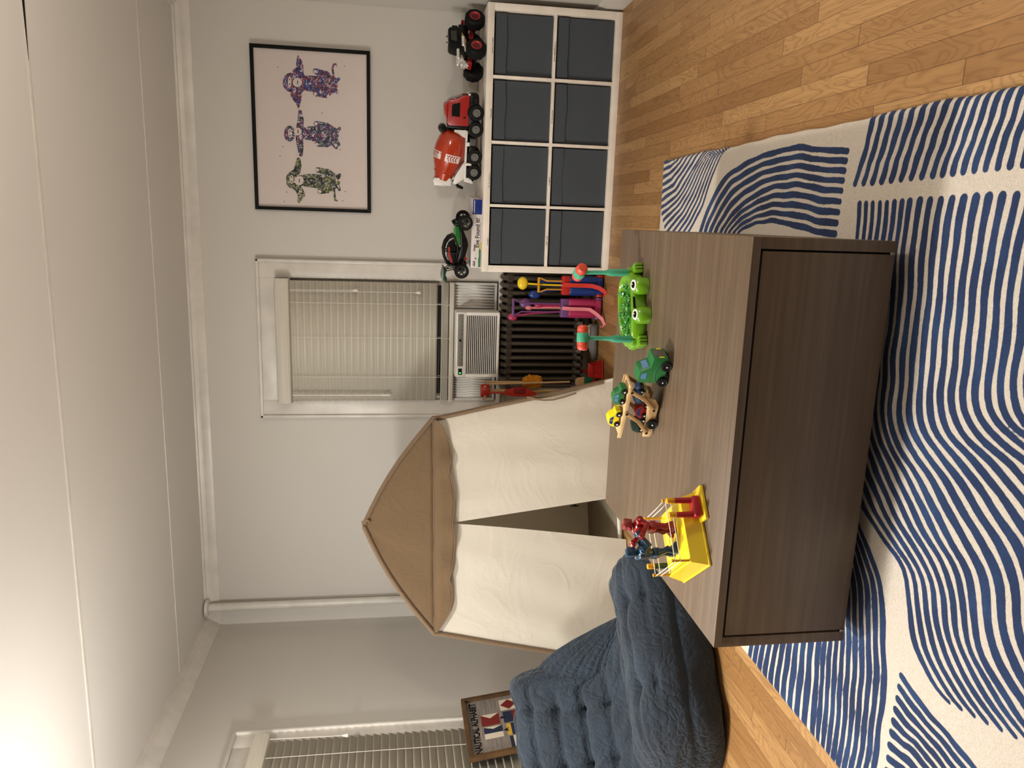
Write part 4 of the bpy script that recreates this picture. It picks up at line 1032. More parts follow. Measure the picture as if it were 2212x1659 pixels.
def toy_car(label, col, win, x, z, y=0, pitch=0, roll=0, kind=0, yaw=0):
    p = tl(x, .012+y, z); t = thing('toy_car', label, 'toy car', p, 0, 'wooden cars on the carrier', rot=(0, pitch, ta+yaw)); t.scale = (1.18, 1.12, 1.2)
    if kind == 0: pf = [(-.028, .005), (.028, .005), (.030, .010), (.028, .019), (.015, .021), (.008, .032), (-.008, .035), (-.022, .032), (-.029, .020), (-.030, .010)]
    elif kind == 1: pf = [(-.028, .005), (.028, .005), (.030, .010), (.027, .018), (.016, .021), (.009, .031), (-.004, .036), (-.018, .032), (-.027, .022), (-.030, .010)]
    else: pf = [(-.028, .005), (.028, .005), (.030, .012), (.026, .020), (.012, .021), (.004, .030), (-.012, .030), (-.018, .022), (-.029, .021), (-.030, .010)]
    B().prism(pf, -.014, .014, bev=.0022).build('car_body', col, t)
    for s in (-1, 1):
        B().prism([(-.019, .0215), (-.0055, .0215), (-.0055, .031), (-.015, .030)], s*.0142-.0003, s*.0142+.0003).build('side_window', win, t)
        B().prism([(-.0035, .0215), (.0095, .0215), (.004, .030), (-.0035, .0315)], s*.0142-.0003, s*.0142+.0003).build('side_window', win, t)
        for xx in (-.017, .017):
            b = B(); b.lathe([(0, -.003), (.0075, -.003), (.0085, -.001), (.0085, .002), (.0072, .003), (0, .003)], 16, M=Rx(-PI/2*s)); o = b.build('wheel', M_tire, t, loc=(xx, s*.0155, .0085))
            B().lathe([(0, 0), (.0028, 0), (.002, .0012), (0, .0014)], 10, M=Tr(0, s*.0028, 0) @ Rx(-PI/2*s)).build('hub', M_gloss_w, o)
    return t
toy_car('green wooden toy car at the front of the upper deck', M_gr, M_glb, .032, .1155, kind=0)
toy_car('yellow wooden toy car at the back of the upper deck', M_ylw, M_nvb, -.062, .1155, kind=1)
toy_car('blue wooden toy car on the lower deck, nearest the cab', M_blp, M_glb, .040, .0530, pitch=-.42, kind=0)
toy_car('red wooden toy car in the middle of the lower deck', M_redp, M_nvb, -.026, .0315, pitch=-.02, kind=1)
toy_car('dark green wooden toy car at the rear of the lower deck', M_gr2, M_gr2, -.088, .029, pitch=0, kind=0)

# ---- boxing robots game
M_ry = P_('ring_yellow_plastic', (236, 204, 36), .3, coat=.2); M_ryd = P_('post_amber_plastic', (218, 158, 22), .35); M_rr = P_('crimson_plastic', (164, 22, 36), .25, coat=.3); M_rt = P_('deep_teal_plastic', (12, 60, 58), .3)
M_rope = P_('white_elastic', (240, 236, 222), .6); M_rob_r = P_('robot_red_plastic', (140, 16, 20), .18, coat=.5); M_rob_b = P_('robot_blue_plastic', (6, 54, 84), .2, coat=.4)
ra = math.radians(39)
rg = thing('boxing_robot_game', 'yellow boxing ring game with red and blue robots, on the left of the table', 'toy', (-.570, -2.556, ZT), ra)
H = .106
b = B()
def frus(b, h0, h1, z0, z1, bev=.002):
    P = [[(sx*h, sy*h, z) for sx, sy in ((-1, -1), (1, -1), (1, 1), (-1, 1))] for h, z in ((h0, z0), (h1, z1))]
    b.grid(P, closed_v=True, smooth=False)
b.box(-H, H, -H, H, 0, .007, .002); frus(b, H-.003, H-.016, .005, .050)
b.box(-(H-.016), H-.016, -(H-.016), H-.016, .046, .050, .0005)
b.build('ring_base', M_ry, rg)
b = B(); b.lathe([(.040, 0), (.043, .0008), (.046, 0)], 40, M=Tr(0, 0, .0502)); b.build('ring_circle', M_ryd, rg)
B().box(.012, H+.002, -H-.040, -H+.02, 0, .010, .003).build('controller_tray', M_ry, rg)
B().box(-.074, .014, H-.02, H+.036, 0, .010, .003).build('controller_tray', M_ry, rg)
po = H-.022
for sx in (-1, 1):
    for sy in (-1, 1):
        B().cyl((sx*po, sy*po, .048), (sx*po, sy*po, .100), .0032, .0034, n=10).cyl((sx*po, sy*po, .097), (sx*po, sy*po, .101), .0048, n=12).build('corner_post', M_ryd, rg)
for z in (.078, .093):
    for (a, c) in (((-1, -1), (1, -1)), ((1, -1), (1, 1)), ((1, 1), (-1, 1)), ((-1, 1), (-1, -1))):
        B().tube([(a[0]*po*1.03, a[1]*po*1.03, z), ((a[0]+c[0])/2*po*1.02, (a[1]+c[1])/2*po*1.02, z-.001), (c[0]*po*1.03, c[1]*po*1.03, z)], .0012, 6).build('rope', M_rope, rg)
def controller(cx_, cy_, sg, mat):
    b = B(); b.box(cx_-.030, cx_+.030, cy_-.017, cy_+.017, .010, .034, .006)
    for s in (-1, 1): b.cyl((cx_+s*.020, cy_, .030), (cx_+s*.020, cy_, .082), .0088, .0080, n=16)
    o = b.build('controller', mat, rg)
    for s in (-1, 1): B().cyl((cx_+s*.020, cy_, .080), (cx_+s*.020, cy_, .102), .0084, n=16, bev=.0015).build('thumb_button', M_ryd if s < 0 else M_ryd, o)
controller(.052, -H-.014, 1, M_rr); controller(-.030, H+.014, 1, M_rt)
def robot(mat, x, y, yaw, lean):
    """one continuous jointed plastic fighter; local +x is where it faces"""
    b = B(); M0 = Tr(x, y, .050) @ Rz(yaw) @ Matrix.Diagonal((1.16, 1.22, 1.16, 1)); b.M = M0
    for s in (-1, 1):
        b.prism([(-.010, 0), (.020, 0), (.018, .006), (.006, .012), (-.008, .013)], s*.011-.006, s*.011+.006, bev=.001)       # boots
        b.tube([(-.002, s*.011, .010), (.003, s*.011, .024), (-.001, s*.010, .034), (-.004, s*.009, .052)], [.0075, .0085, .0070, .0100], 12)
    L = M0 @ Tr(-.003, 0, .048) @ Ry(lean); b.M = L
    b.box(-.011, .011, -.015, .015, -.004, .014, .004)                     # hips
    b.lathe([(0, .010), (.012, .012), (.016, .022), (.0195, .036), (.019, .046), (.012, .052), (.006, .053), (0, .053)], 18, sx=.85, sy=1.0)  # trunk
    b.box(.006, .017, -.013, .013, .026, .044, .003)                     # chest plate
    for s in (-1, 1):
        b.sph((0, s*.022, .042), .0105, 12); b.cyl((0, s*.030, .042), (0, s*.034, .042), .0055, n=12)
    b.cyl((0, 0, .050), (0, 0, .058), .0055, n=10)
    body = b.build('robot_body', mat, rg)
    b = B(); b.M = L; b.box(-.0105, .0115, -.0105, .0105, .056, .078, .0028); b.box(.009, .0145, -.0065, .0065, .056, .064, .0015); b.box(.0095, .0128, -.0095, .0095, .0685, .0755, .0012); b.box(-.005, .005, -.0125, .0125, .062, .070, .001)
    b.build('robot_head', mat, rg)
    for s, up in ((-1, .010), (1, .0)):
        b = B(); b.M = L; el = (.010, s*.026, .024+up*.4); hd = (.036, s*.020, .036+up)
        b.tube([(0, s*.024, .041), el], [.0075, .0062], 10)
        F_, ln_ = frame_to(el, hd); b.box(-.0060, .0060, -.0060, .0060, -.004, ln_, .0018, M=F_); b.box(-.0072, .0072, -.0072, .0072, ln_-.001, ln_+.012, .0025, M=F_)
        b.build('robot_arm', mat, rg)
robot(M_rob_r, .030, .000, PI+.25, -.16); robot(M_rob_b, -.036, .008, .05, .04)
# ================================================================== toys on the shelf
ZS = SH + .0006
M_tk = P_('black_rubber_tyre', (12, 12, 12), .65, bump=.3, bscale=120); M_rim_r = P_('red_wheel_rim', (168, 44, 44), .35); M_rim_d = P_('dark_red_hub', (96, 12, 14), .35)
M_tred = P_('truck_red_plastic', (150, 20, 18), .3, coat=.3); M_kp = P_('satin_black_plastic', (10, 10, 10), .35); M_chr = P_('chrome_plastic', (236, 234, 230), .28, metal=.6); M_wht = P_('white_toy_plastic', (226, 222, 216), .35)
M_smoke = P_('smoked_window', (44, 44, 40), .12, coat=.5); M_flame = P_('flame_yellow', (214, 168, 40), .4)
# ---- monster truck: local +x is the nose
mt = thing('monster_truck', 'black and red toy monster truck with chrome engine, at the right end of the shelf', 'toy truck', (1.268, .168, ZS), math.radians(213.5))
def knobby(parent, x, y, r, wd, side):
    b = B(); N = 40; pr = [(r*.55, -wd/2), (r*.88, -wd/2), (r*.96, -wd*.42), (r, -wd*.28), (r, wd*.28), (r*.96, wd*.42), (r*.88, wd/2), (r*.55, wd/2)]
    rows = []
    for i in range(N):
        th = 2*PI*i/N; k = 1.0+(.045 if (i//2) % 2 == 0 else -.012)
        rows.append([(rr*(k if rr > r*.9 else 1)*math.cos(th), zz, rr*(k if rr > r*.9 else 1)*math.sin(th)) for rr, zz in pr])
    b.grid(rows, closed_u=True, smooth=False); b.cyl((0, -wd*.4, 0), (0, wd*.4, 0), r*.56, n=24)
    o = b.build('tyre', M_tk, parent, loc=(x, y, r*1.04))
    B().lathe([(r*.52, wd*.50), (r*.56, wd*.53), (r*.50, wd*.55), (r*.42, wd*.47), (r*.30, wd*.40), (0, wd*.38)], 24, M=Rx(-PI/2*side)).build('rim', M_rim_r, o)
    B().lathe([(0, wd*.40), (r*.40, wd*.40), (r*.38, wd*.44), (r*.12, wd*.46), (0, wd*.47)], 20, M=Rx(-PI/2*side)).build('hub', M_rim_d, o)
for sx in (-1, 1):
    for sy in (-1, 1): knobby(mt, sx*.107, sy*.085, .055, .062, sy)
b = B()
for sx in (-1, 1): b.cyl((sx*.107, -.075, .057), (sx*.107, .075, .057), .012, n=12)
b.box(-.12, .11, -.022, .022, .060, .078, .004); b.build('axles', M_kp, mt)
b = B()   # red tube chassis
for s in (-1, 1):
    b.tube([(-.125, s*.032, .095), (-.06, s*.040, .070), (.03, s*.040, .068), (.10, s*.030, .085)], .006, 8); b.tube([(-.107, s*.05, .060), (-.06, s*.042, .100), (-.02, s*.040, .075)], .005, 8); b.tube([(.107, s*.05, .060), (.06, s*.042, .100), (.02, s*.040, .075)], .005, 8)
    b.tube([(-.03, s*.044, .105), (.0, s*.044, .070), (.03, s*.044, .105)], .004, 6)
b.box(-.150, -.085, -.040, .040, .088, .118, .008); b.box(-.155, -.140, -.038, .038, .098, .128, .004); b.build('chassis', M_tred, mt)
b = B(); b.prism([(-.10, .092), (.085, .092), (.118, .100), (.125, .118), (.070, .134), (.055, .140), (.040, .146), (-.105, .146), (-.110, .12)], -.050, .050, bev=.005)
b.build('body_tub', M_kp, mt)
b = B(); b.prism([(-.092, .142), (.046, .142), (.026, .196), (.014, .204), (-.070, .206), (-.086, .196)], -.046, .046, bev=.006); b.box(-.110, -.085, -.036, .036, .150, .182, .003); b.build('cab_roof', M_kp, mt)
for s in (-1, 1):
    B().prism([(-.060, .158), (.020, .158), (.010, .190), (-.056, .192)], s*.0468-.0005, s*.0468+.0005).build('side_window', M_smoke, mt)
    B().prism([(-.045, .128), (-.02, .118), (.01, .106), (.04, .106), (.02, .112), (.045, .116), (.012, .120), (.03, .128), (-.002, .124), (-.02, .130)], s*.0506-.0004, s*.0506+.0004).build('flame_decal', M_flame, mt)
    b = B(); b.tube([(.095, s*.050, .112), (.060, s*.058, .116), (.010, s*.060, .118)], .005, 8)
    for k in range(5): b.sph((.055-k*.013, s*.061, .123), .0105, 10)
    b.build('exhaust_header', M_chr, mt)
B().box(-.040, .012, -.030, .030, .2055, .2075, .001).build('roof_decal', M_chr, mt)
for x in (-.060, -.015): B().cyl((x, 0, .204), (x, 0, .214), .004, n=8).build('roof_light', M_kp, mt)
b = B(); b.box(.085, .125, -.020, .020, .116, .136, .004); b.lathe([(0, 0), (.022, 0), (.024, .006), (.018, .014), (0, .016)], 16, M=Tr(.105, 0, .136))
for k in range(8): a = k*PI/4; b.tube([(.140, 0, .116), (.148, .024*math.cos(a), .116+.024*math.sin(a))], .0055, 6)
b.cyl((.122, 0, .112), (.146, 0, .112), .014, n=14)
for k in range(5): b.sph((.062+k*.014, .026, .150), .0105, 10); b.sph((.062+k*.014, -.026, .150), .0105, 10)
b.build('engine', M_chr, mt)
B().box(.115, .150, -.030, .030, .075, .098, .006).build('front_bumper', M_tred, mt)

# ---- mixer truck: +x is the cab
M_mred = P_('cab_red_plastic', (160, 30, 26), .32, coat=.2); M_drum = P_('drum_orange_red', (178, 52, 20), .18, coat=.6); M_hubg = P_('grey_hub', (104, 104, 100), .4)
mx = thing('mixer_truck', 'white and red toy concrete mixer truck with red drum on the shelf', 'toy truck', (.738, .172, ZS), math.radians(-14))
def mwheel(x, side):
    r, wd = .044, .034
    b = B(); b.lathe([(0, -wd/2), (r*.8, -wd/2), (r*.97, -wd*.4), (r, -wd*.2), (r, wd*.2), (r*.97, wd*.4), (r*.86, wd/2), (r*.62, wd/2), (r*.56, wd*.30), (0, wd*.30)], 28, M=Rx(-PI/2*side)); o = b.build('tyre', M_tk, mx, loc=(x, side*.062, r))
    b = B(); b.lathe([(0, wd*.50), (r*.16, wd*.48), (r*.18, wd*.36), (r*.40, wd*.34), (r*.44, wd*.44), (r*.50, wd*.46), (r*.54, wd*.3), (0, wd*.3)], 24, M=Rx(-PI/2*side))
    for k in range(8): a = k*PI/4; b.cyl((r*.29*math.cos(a), side*wd*.33, r*.29*math.sin(a)), (r*.29*math.cos(a), side*wd*.40, r*.29*math.sin(a)), .0022, n=6)
    b.build('hub', M_hubg, o)
for s in (-1, 1):
    for x in (.175, .084, -.070, -.158): mwheel(x, s)
B().box(-.215, .235, -.042, .042, .040, .066, .004).box(.04, .262, -.066, .066, .030, .060, .010).build('undercarriage', M_kp, mx)
b = B(); b.box(-.215, .075, -.062, .062, .088, .100, .003); b.prism([(-.215, .094), (-.19, .094), (-.195, .060), (-.222, .045), (-.226, .052)], -.062, .062, bev=.002)
for s in (-1, 1): b.box(-.120, -.105, s*.062-.010, s*.062+.010, .060, .100, .003); b.box(-.01, .012, s*.066-.006, s*.066+.006, .075, .100, .002)
b.build('bed_frame', M_wht, mx)
for s in (-1, 1):
    B().prism([(-.100, .100), (-.20, .100), (-.236, .148), (-.226, .165), (-.180, .150), (-.120, .112)], s*.052-.004, s*.052+.004, bev=.002).build('drum_bracket', M_wht, mx)
    B().prism([(.030, .100), (.075, .100), (.075, .165), (.062, .165)], s*.040-.004, s*.040+.004, bev=.002).build('drum_support', M_wht, mx)
b = B(); b.box(-.055, .04, -.072, -.050, .040, .078, .003); b.box(-.055, .04, .050, .072, .040, .078, .003); b.build('side_box', M_kp, mx)
b = B()
for k in range(4): b.box(-.005, .032, -.0745, -.071, .044+k*.008, .049+k*.008, .001)
b.build('vent_slats', M_hubg, mx)
# cab
cf = [(.098, .084), (.264, .084), (.268, .092), (.262, .125), (.250, .150), (.236, .196), (.226, .205), (.110, .208), (.098, .198)]
B().prism(cf, -.064, .064, bev=.007).build('cab', M_mred, mx)
b = B(); b.box(.085, .104, -.062, .062, .062, .206, .006); b.box(.098, .272, -.066, .066, .050, .085, .008); b.box(.235, .274, -.066, .066, .032, .074, .010); b.build('cab_trim', M_kp, mx)
for s in (-1, 1):
    B().prism([(.148, .138), (.226, .138), (.218, .176), (.208, .184), (.152, .184)], s*.0645-.0008, s*.0645+.0008).build('side_window', M_kp, mx)
    B().box(.140, .150, s*.065-.001, s*.065+.001, .105, .118, .001).build('door_handle', M_kp, mx)
    b = B(); b.tube([(.175+.052*math.cos(PI*k/10), s*.064, .040+.050*math.sin(PI*k/10)) for k in range(11)], .006, 8); b.build('wheel_arch', M_kp, mx)
    B().box(.262, .275, s*.048-.012, s*.048+.012, .078, .092, .003).build('headlight', M_gloss_w, mx)
A = Tr(.2575, 0, .152) @ Ry(math.radians(-17))
B().box(-.0015, .0035, -.056, .056, -.026, .034, .002, M=A @ Tr(-.008, 0, .006)).build('windscreen', M_smoke, mx)
b = B()
for k in range(3): b.box(.262, .2685, -.030, .030, .092+k*.011, .098+k*.011, .001)
b.build('grille', M_kp, mx)
B().prism([(.120, .207), (.222, .205), (.214, .224), (.200, .228), (.150, .222)], -.048, .048, bev=.005).build('roof_deflector', M_mred, mx)
# drum along a tilted axis
dA = Tr(.040, 0, .172) @ Ry(math.radians(-90-(-9)) ) @ Matrix.Identity(4)
p0 = Vector((.062, 0, .160)); p1 = Vector((-.215, 0, .222)); FD, LD = frame_to(p0, p1)
dp_ = [(0, 0), (.045, .0), (.068, .018), (.082, .050), (.0905, .095), (.0925, .130), (.088, .165), (.074, .205), (.064, .232), (.0655, .236), (.0655, .241), (.060, .244), (.054, .268), (.050, .284), (.044, .284), (.040, .25)]
dr = B().lathe(dp_, 40, M=FD).build('mixer_drum', M_drum, mx)
# white chevron band on the drum: raised decals following the surface
def drum_pt(l, a, off=.0006):
    r = float(np.interp(l, [q[1] for q in dp_[:12]], [q[0] for q in dp_[:12]]))+off; return FD @ Vector((r*math.cos(a), r*math.sin(a), l))
def decal(b, pts, off=.0008):
    b.bm.faces.new([b.bm.verts.new(drum_pt(l, a, off)) for l, a in pts])
# angle a around the drum: find the camera-facing side (local -y, up)
q = FD.to_3x3().inverted() @ Vector((0, -1, 0)); a0 = math.atan2(q.y, q.x); q = FD.to_3x3().inverted() @ Vector((0, 0, 1)); au = math.atan2(q.y, q.x)
sgn = 1 if math.sin(au-a0) > 0 else -1
for start in (-.18, 1.15):
    b = B(); n = 12
    for i in range(n):
        u0, u1 = start-.12+i*.085-.45, start-.12+(i+1)*.085-.45
        a_, c_ = a0+sgn*u0, a0+sgn*u1
        decal(b, [(.128-.004, a_), (.128-.004, c_), (.166, c_), (.166, a_)] if sgn > 0 else [(.124, c_), (.124, a_), (.166, a_), (.166, c_)])
    b.build('drum_band', M_wht, mx)
    b = B()
    for i in range(4):
        u = start-.45+.10+i*.17
        for (l0, l1, du) in ((.128, .146, .10), (.146, .162, -.10)):
            A1, A2 = a0+sgn*(u), a0+sgn*(u+du)
            if du > 0: decal(b, [(l0, A1), (l1, A2), (l1, A2+sgn*.065), (l0, A1+sgn*.065)], .0016)
            else: decal(b, [(l0, A1+sgn*.10), (l1, A1), (l1, A1+sgn*.065), (l0, A1+sgn*.165)], .0016)
    b.build('drum_chevrons', M_mred, mx)
b = B(); b.cyl((.076, -.030, .232), (.076, .030, .232), .024, n=20, bev=.004); b.box(.056, .082, -.016, .016, .150, .235, .006); b.cyl((.052, 0, .165), (.078, 0, .165), .022, n=16); b.build('drum_motor', M_kp, mx)
b = B(); b.M = Tr(-.226, 0, .205)
b.grid([[(x, y, z) for x, z in ((.012, .072), (-.018, .060), (-.026, .010), (-.006, -.020))] for y in (-.045, -.03, .03, .045)], smooth=False)
b.box(-.020, .024, -.046, -.040, -.03, .070, .002); b.box(-.020, .024, .040, .046, -.03, .070, .002); b.build('rear_hopper', M_wht, mx)
o = bpy.context.scene.objects['rear_hopper']; md = o.modifiers.new('thickness', 'SOLIDIFY'); md.thickness = .003
B().prism([(-.225, .165), (-.262, .135), (-.270, .100), (-.258, .098), (-.245, .128), (-.215, .150)], -.018, .018, bev=.003).build('pour_chute', M_kp, mx)

# ---- board game box
M_boxw = P_('glossy_white_card', (214, 206, 204), .35); M_boxb = P_('box_blue', (12, 42, 120), .35); M_land = P_('printed_green', (48, 110, 66), .5); M_lory = P_('printed_yellow', (206, 182, 60), .5)
gb = thing('board_game_box', 'flat white board game box with blue corner panel, under the toy buggy', 'game box', (.018, .046, ZS), math.radians(-5.5))
BL, BD, BH = .397, .265, .0605
B().box(0, BL, 0, BD, 0, BH, .0015).build('box', M_boxw, gb)
B().box(BL-.086, BL-.001, -.0007, .001, .004, BH-.002, .0002).build('blue_panel', M_boxb, gb)
b = B(); b.M = Tr(0, -.0012, 0); b.text('Eye Found It!', .034, Tr(.205, 0, .026) @ Rx(PI/2), .0003, .0006, xs=.94); b.box(.150, .268, 0, .0003, .0085, .0098); b.build('title_lettering', M_ink, gb)
b = B(); b.M = Tr(0, -.0012, 0); b.text('Disney', .015, Tr(.118, 0, .042) @ Rx(PI/2), .0003, .0003, shear=.35); b.build('brand_lettering', M_ink, gb)
b = B(); b.box(BL-.080, BL-.008, -.0014, -.0007, BH-.0135, BH-.0095); b.build('panel_lettering', M_boxw, gb)
b = B(); poly = [(.006, .003), (.150, .003), (.146, .009), (.120, .012), (.100, .016), (.070, .014), (.050, .018), (.020, .016), (.006, .017)]; b.prism(poly, -.0011, 0); b.build('printed_landscape', M_land, gb)
b = B(); b.prism([(.104, .004), (.152, .004), (.146, .013), (.122, .014)], -.0016, -.0010); b.build('printed_hill', M_lory, gb)
b = B(); b.box(.010, .040, -.0012, 0, .036, .040)
for k in range(4): b.box(.012+k*.008, .016+k*.008, -.0012, 0, .040, .047+.003*(k % 2))
b.sph((.056, -.0008, .034), .004, 8, sc=(1.3, .2, 1)); b.build('printed_figures', M_ink, gb)
B().box(.02, BL-.12, .02, BD-.02, BH-.0002, BH+.0005).build('lid_picture', P_('lid_print', (150, 128, 122), .3), gb)

# ---- buggy standing on the game box, +x is the nose
M_bgr = P_('metallic_green', (24, 110, 34), .2, coat=.6); M_bk = P_('buggy_black', (9, 10, 9), .3); M_bred = P_('buggy_red', (150, 34, 28), .35); M_spk = P_('dark_spoke', (34, 36, 34), .35)
bz = ZS+BH+.0015
bg = thing('toy_buggy', 'black and green toy desert buggy parked on top of the game box', 'toy car', (.158, .092, bz+.003), 0, rot=(0, math.radians(2.5), math.radians(-10)))
def bwheel(x, y, z, side, r=.043, wd=.034):
    b = B(); b.lathe([(r*.62, -wd/2), (r*.9, -wd/2), (r, -wd*.3), (r, wd*.3), (r*.9, wd/2), (r*.66, wd/2), (r*.62, wd*.3), (r*.62, -wd*.3)], 30, M=Rx(-PI/2*side)); o = b.build('tyre', M_tk, bg, loc=(x, side*y, z))
    b = B(); b.lathe([(0, wd*.34), (.008, wd*.34), (.009, wd*.16), (0, wd*.16)], 12, M=Rx(-PI/2*side)); b.lathe([(r*.52, wd*.28), (r*.63, wd*.34), (r*.63, wd*.1), (r*.52, wd*.1)], 24, M=Rx(-PI/2*side))
    for k in range(5): a = k*2*PI/5; b.tube([(.006*math.cos(a), side*wd*.24, .006*math.sin(a)), (r*.56*math.cos(a), side*wd*.22, r*.56*math.sin(a))], [.0055, .003], 6)
    b.build('spoked_rim', M_spk, o)
for s in (-1, 1): bwheel(.135, .086, .043, s); bwheel(-.150, .082, .043, s)
b = B()
for x, y in ((.135, .086), (-.150, .082)): b.cyl((x, -y, .043), (x, y, .043), .006, n=10)
for s in (-1, 1):
    b.tube([(.135, s*.07, .045), (.110, s*.03, .070), (.100, s*.02, .090)], .005, 8); b.tube([(.150, s*.05, .050), (.128, s*.022, .100), (.118, s*.03, .112)], .0045, 8)
    b.cyl((.120, s*.045, .055), (.112, s*.030, .105), .008, n=10); b.cyl((-.140, s*.045, .055), (-.128, s*.030, .110), .008, n=10)
    b.tube([(-.150, s*.07, .045), (-.110, s*.03, .060)], .006, 8)
b.build('suspension', M_bk, bg)
b = B(); b.prism([(-.120, .040), (-.09, .024), (-.005, .010), (.030, .020), (.080, .045), (.118, .062), (.118, .074), (.060, .062), (-.020, .052), (-.110, .070)], -.034, .034, bev=.005); b.build('chassis', M_bk, bg)
b = B(); b.prism([(-.010, .052), (.060, .062), (.128, .078), (.124, .092), (.080, .100), (.030, .098), (-.010, .086)], -.026, .026, bev=.008); b.build('nose', M_bgr, bg)
b = B()
arc = [(.045, .098), (.030, .128), (.0, .146), (-.040, .154), (-.080, .148), (-.118, .128), (-.135, .100)]
for s in (-1, 1):
    b.tube([(x, s*.030, z) for x, z in arc], .0085, 8); b.tube([(.045, s*.028, .098), (-.02, s*.034, .070), (-.10, s*.034, .075), (-.135, s*.030, .100)], .0050, 8); b.tube([(-.045, s*.032, .152), (-.060, s*.034, .075)], .0045, 8)
b.prism([(.020, .132), (.0, .147), (-.040, .155), (-.082, .149), (-.120, .128), (-.110, .122), (-.078, .140), (-.040, .146), (.0, .138)], -.030, .030, bev=.002); b.prism([(.030, .085), (.0, .124), (-.03, .134), (-.085, .130), (-.125, .106), (-.135, .070), (-.02, .060)], -.024, .024, bev=.006); b.build('roll_cage', M_bk, bg)
for s in (-1, 1): B().prism([(-.02, .126), (-.06, .128), (-.112, .108), (-.118, .096), (-.105, .096), (-.055, .114), (-.025, .116)], s*.0355-.001, s*.0355+.001).build('side_panel', M_bred, bg)
b = B(); b.sph((-.030, 0, .110), .022, 14, sc=(1, 1, 1.1)); b.tube([(-.035, 0, .095), (-.045, 0, .06)], [.014, .020], 10); b.build('driver_figure', M_bk, bg)
b = B(); b.prism([(-.165, .128), (-.150, .146), (-.140, .150), (-.205, .158), (-.222, .150), (-.226, .126), (-.212, .122), (-.200, .138)], -.055, .055, bev=.003); b.build('rear_wing', P_('dark_green_wing', (8, 56, 36), .3), bg)
b = B()
for s in (-1, 1): b.tube([(-.125, s*.02, .105), (-.175, s*.025, .140)], .003, 6); b.tube([(-.150, s*.02, .06), (-.170, s*.025, .135)], .003, 6)
b.box(-.165, -.118, -.026, .026, .060, .088, .005); b.build('engine', M_kp, bg)
B().cyl((-.085, -.036, .022), (-.085, -.030, .022), .010, n=16).build('red_marker', M_bred, bg)

# ================================================================== toys on the floor by the radiator
M_gred = P_('golf_red_plastic', (178, 30, 26), .35); M_gblue = P_('golf_blue_plastic', (18, 50, 120), .3); M_gyel = P_('golf_yellow_plastic', (238, 204, 40), .3); M_gamb = P_('golf_amber_plastic', (206, 146, 30), .3)
M_gpink = P_('golf_pink_plastic', (168, 44, 88), .35); M_gpur = P_('golf_purple_plastic', (108, 66, 122), .35); M_lpink = P_('light_pink_webbing', (226, 130, 138), .7); M_gblk2 = P_('webbing_red', (200, 40, 26), .7)
def golf(label, loc, rz, main, dark, handle, wheelm, strap, hz, clubs, strap_pts, hw=.042):
    t = thing('toy_golf_cart', label, 'toy golf set', loc, rz); t.scale = (.97, .9, 1)
    for s in (-1, 1):
        B().lathe([(0, .045), (.026, .045), (.031, .055), (.032, .20), (.031, .215), (.029, .218), (0, .218)], 20, M=Tr(s*.031, 0, 0)).build('club_bag', main, t)
    B().box(-.060, .060, -.026, .026, .215, .268, .010).build('bag_collar', dark, t)
    B().box(-.052, .052, -.024, .030, .012, .055, .008).build('bag_base', main, t)
    for s in (-1, 1):
        B().cyl((s*.050, .012, .026), (s*.068, .012, .026), .0262, n=22, bev=.003).build('wheel', wheelm, t)
    b = B()
    z1 = hz
    for s in (-1, 1): b.tube([(s*.026, -.012, .245), (s*.026, -.014, z1-.05), (s*hw, -.018, z1-.008), (s*hw, -.018, z1)], .0048, 8)
    b.box(-hw-.005, hw+.005, -.028, -.008, z1-.006, z1+.008, .004); b.build('pull_handle', handle, t)
    for (pts, hd, m_, r) in clubs:
        b = B(); b.tube(pts, r, 8); 
        c = Vector(pts[-1]); b.sph(c, 1.35, 14, sc=hd); b.build('toy_club', m_, t)
    B().tube(strap_pts, .01, 8, flat=(.014, .0018)).build('strap', strap, t)
    B().tube([(0, -.030, .262), (.004, -.034, .275), (0, -.036, .285), (-.004, -.034, .275)], .002, 6, closed=True).build('strap_clip', M_chr, t)
    return t
golf('red and blue toy golf cart with yellow handle beside the shelf', (-.076, .072, 0), math.radians(4), M_gblue, M_gred, M_gamb, M_gred, M_gblk2, .410,
     [([(.0, .012, .2), (.002, .014, .38), (.008, .012, .505)], (.030, .020, .024), M_gyel, .006), ([(-.020, .02, .2), (-.035, .02, .36), (-.060, .012, .43)], (.020, .016, .028), M_gblue, .007), ([(.02, .02, .2), (.022, .02, .38)], (.010, .010, .02), M_gblue, .008)],
     [(.004, -.036, .262), (.002, -.042, .20), (.002, -.042, .13), (.0, -.05, .085), (-.012, -.066, .045), (-.032, -.078, .016), (-.050, -.075, .006), (-.03, -.07, .004)])
golf('pink and purple toy golf cart beside the red one, in front of the radiator', (-.214, .080, 0), math.radians(3), M_gpink, M_gpur, M_gpur, M_gpur, M_lpink, .560,
     [([(-.02, .012, .2), (-.035, .012, .42), (-.050, .010, .52), (-.062, .008, .560)], (.018, .014, .022), M_gpink, .0065), ([(.0, .014, .2), (.0, .014, .33), (-.004, .014, .46)], (.012, .010, .016), M_lpink, .007), ([(.014, .012, .2), (.014, .012, .40)], (.012, .012, .02), M_gpink, .008), ([(.022, .024, .2), (.024, .024, .48)], (.024, .014, .028), M_gpur, .007)],
     [(.0, -.036, .262), (-.004, -.042, .20), (-.004, -.042, .13), (-.006, -.046, .09), (-.030, -.060, .055), (-.062, -.080, .020), (-.095, -.090, .006), (-.110, -.085, .014), (-.108, -.078, .030)], .050)

